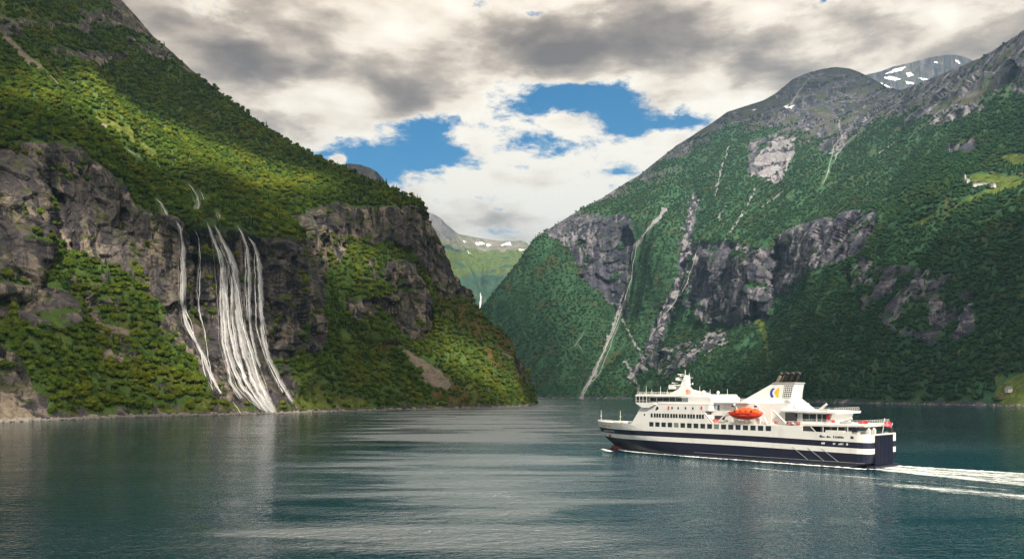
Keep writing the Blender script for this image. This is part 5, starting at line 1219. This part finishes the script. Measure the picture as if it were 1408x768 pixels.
gx, gy = np.meshgrid(np.linspace(-9000, 8000, 420), np.linspace(-9500, 4400, 380), indexing='ij')
th_ = 0.82 + 0.7 * fbm(gx / 1100, gy / 1100, 0, 5)
for p_, r_, a_ in gaps:
    cx_, cy_ = deck_xy(p_); dd_ = np.hypot(gx - cx_, gy - cy_); th_ = th_ * (1 - a_ * np.exp(-(dd_ / (r_ * 1.25)) ** 4))
th_ = np.clip(th_, 0, 1) * sstep(-gy, -4350, -3400)
h_ = 20 + 90 * th_ * (1 + 0.8 * fbm(gx / 260, gy / 260, 3, 5))
top_ = np.stack([gx, gy, ZC + h_], -1); bot_ = np.stack([gx, gy, ZC - h_ * 0.35], -1)
n1, n2 = gx.shape; idx = np.arange(n1 * n2).reshape(n1, n2); q1 = np.stack([idx[:-1, :-1], idx[1:, :-1], idx[1:, 1:], idx[:-1, 1:]], -1).reshape(-1, 4)
keep = (th_[:-1, :-1] > 0.04).ravel()
cm_, g, out = material('added_shade_cloud')
th = g.attr('thickness')
dn = g.n('ShaderNodeBsdfDiffuse', {'Color': (.9, .9, .9, 1)}); tn = g.n('ShaderNodeBsdfTranslucent', {'Color': (.9, .9, .9, 1)}); mm_ = g.n('ShaderNodeMixShader', {0: .6, 1: dn.outputs[0], 2: tn.outputs[0]})
tp_ = g.n('ShaderNodeBsdfTransparent'); m2_ = g.n('ShaderNodeMixShader', {0: g.ss(th, 0.02, 0.8, 0.0, 0.86), 1: tp_.outputs[0], 2: mm_.outputs[0]}); g.nt.links.new(m2_.outputs[0], out.inputs[0])
o = link('added_shade_cloud', np.concatenate([bot_.reshape(-1, 3)]), q1[keep], cm_, smooth=True)
a = o.data.attributes.new('thickness', 'FLOAT', 'POINT'); a.data.foreach_set('value', th_.astype(np.float32).ravel()); tag(o, kind='stuff')
sol = o.modifiers.new('depth', 'SOLIDIFY'); sol.thickness = 60; sol.offset = -1

# ---------------------------------------------------------------- the air
hz, g, out = material('haze')
pv = g.n('ShaderNodeVolumePrincipled', {'Color': (0.38, 0.66, 1.0, 1), 'Density': 8e-5, 'Anisotropy': 0.2}); g.nt.links.new(pv.outputs[0], out.inputs['Volume'])
hb = MB().box(-16000, 16000, -16000, 21000, -14, 2450)
o = hb.build('haze', [hz]); tag(o, kind='stuff')
# ---------------------------------------------------------------- the farm terrace high on the right and the huts at its shore
WALLW = plain('white_board_wall', (0.48, 0.47, 0.46), .7, dirt=.3); ROOFG = plain('grey_slate_roof', (0.13, 0.135, 0.15), .7, dirt=.4); WOODB = plain('brown_board_wall', (0.16, 0.10, 0.07), .8, dirt=.4)
def gable(w, l, h, rh, m=0, roof=True):
    b = MB().box(-l / 2, l / 2, -w / 2, w / 2, -5, h); b.add([(-l / 2, -w / 2, h), (-l / 2, w / 2, h), (-l / 2, 0, h + rh)], [[0, 2, 1]]); b.add([(l / 2, -w / 2, h), (l / 2, w / 2, h), (l / 2, 0, h + rh)], [[0, 1, 2]]); return b
def house(name, label, cat, pxy, w, l, h, rh, rz, wall, group=None, wins=3, tower=0):
    p = on_hill(TR, *pxy, win=3); t = empty(name, (p[0], p[1], p[2] + .3), rz); tag(t, label, cat, group)
    wl_ = gable(w, l, h, rh).build('wall', [wall], t)
    r = MB()
    for sd in (1, -1):
        a, b_, o_ = sd * (w / 2 + .5), h - .35, .5
        q = [(-l / 2 - o_, a, b_), (l / 2 + o_, a, b_), (l / 2 + o_, 0, h + rh + .05), (-l / 2 - o_, 0, h + rh + .05)]
        r.add(q + [(x, y, z + .3) for x, y, z in q], [[0, 1, 2, 3], [7, 6, 5, 4], [0, 4, 5, 1], [2, 6, 7, 3], [1, 5, 6, 2], [3, 7, 4, 0]])
    rf = r.build('roof', [ROOFG], t); MB().box(-l * .2 - .5, -l * .2 + .5, -.5, .5, h + rh - .8, h + rh + 1.4).build('chimney', [GREY], rf)
    for i in range(wins):
        x = -l / 2 + (i + .5) * l / wins
        MB().box(x - .7, x + .7, -w / 2 - .1, -w / 2 - .02, h * .35, h * .35 + 1.7).build('window', [GLASS], t)
    if tower:
        MB().box(-l / 2 - 4, -l / 2 + .2, -2.1, 2.1, -5, tower * .6).build('tower', [wall], t)
        MB().add([(-l / 2 - 4.3, -2.4, tower * .6), (-l / 2 + .4, -2.4, tower * .6), (-l / 2 + .4, 2.4, tower * .6), (-l / 2 - 4.3, 2.4, tower * .6), (-l / 2 - 1.9, 0, tower)], [[3, 2, 1, 0], [0, 1, 4], [1, 2, 4], [2, 3, 4], [3, 0, 4]]).build('spire', [wall], t)
    return t
house('church', 'small white church with a pointed spire at the left end of the hillside terrace', 'church', (1330, 250), 8, 12, 6, 4, .3, WALLW, tower=22)
house('barn', 'long low white barn with a grey roof on the hillside terrace', 'barn', (1349, 255), 10, 44, 4.2, 3.2, -.12, WALLW, wins=9)
house('farmhouse', 'small white farmhouse at the right end of the long white barn', 'house', (1366, 256), 8, 12, 6, 3.5, .5, WALLW)
house('cottage', 'pale cottage on the grassy bank above the right shore', 'cottage', (1387, 536), 7, 12, 4, 3, .3, WALLW)
house('boathouse', 'brown boathouse with a grey roof low on the right shore bank', 'boathouse', (1377, 545), 6, 9, 3.5, 2.5, .8, WOODB, wins=2)
# single trees on the terrace
PALE = leaf_mat('pale_willow_leaves', (0.16, 0.17, 0.12), (0.20, 0.20, 0.15), (0.18, 0.18, 0.12))
for (a, b), s_, lb_ in (((1362, 242), 16, 'pale grey-green tree standing in the terrace meadow above the farmhouse'), ((1404, 244), 15, 'pale grey-green tree at the right edge of the terrace meadow')):
    p = on_hill(TR, a, b, win=3); t = empty('willow_tree', tuple(p)); t.scale = (s_, s_, s_); tag(t, lb_, 'tree')
    me = D.meshes.new('crown'); me.from_pydata([tuple(x) for x in CROWNS[1][0]], [], CROWNS[1][1]); me.materials.append(PALE)
    c = D.objects.new('crown', me); COL.objects.link(c); c.parent = t; c = D.objects.new('trunk', trunk_me[1]); COL.objects.link(c); c.parent = t
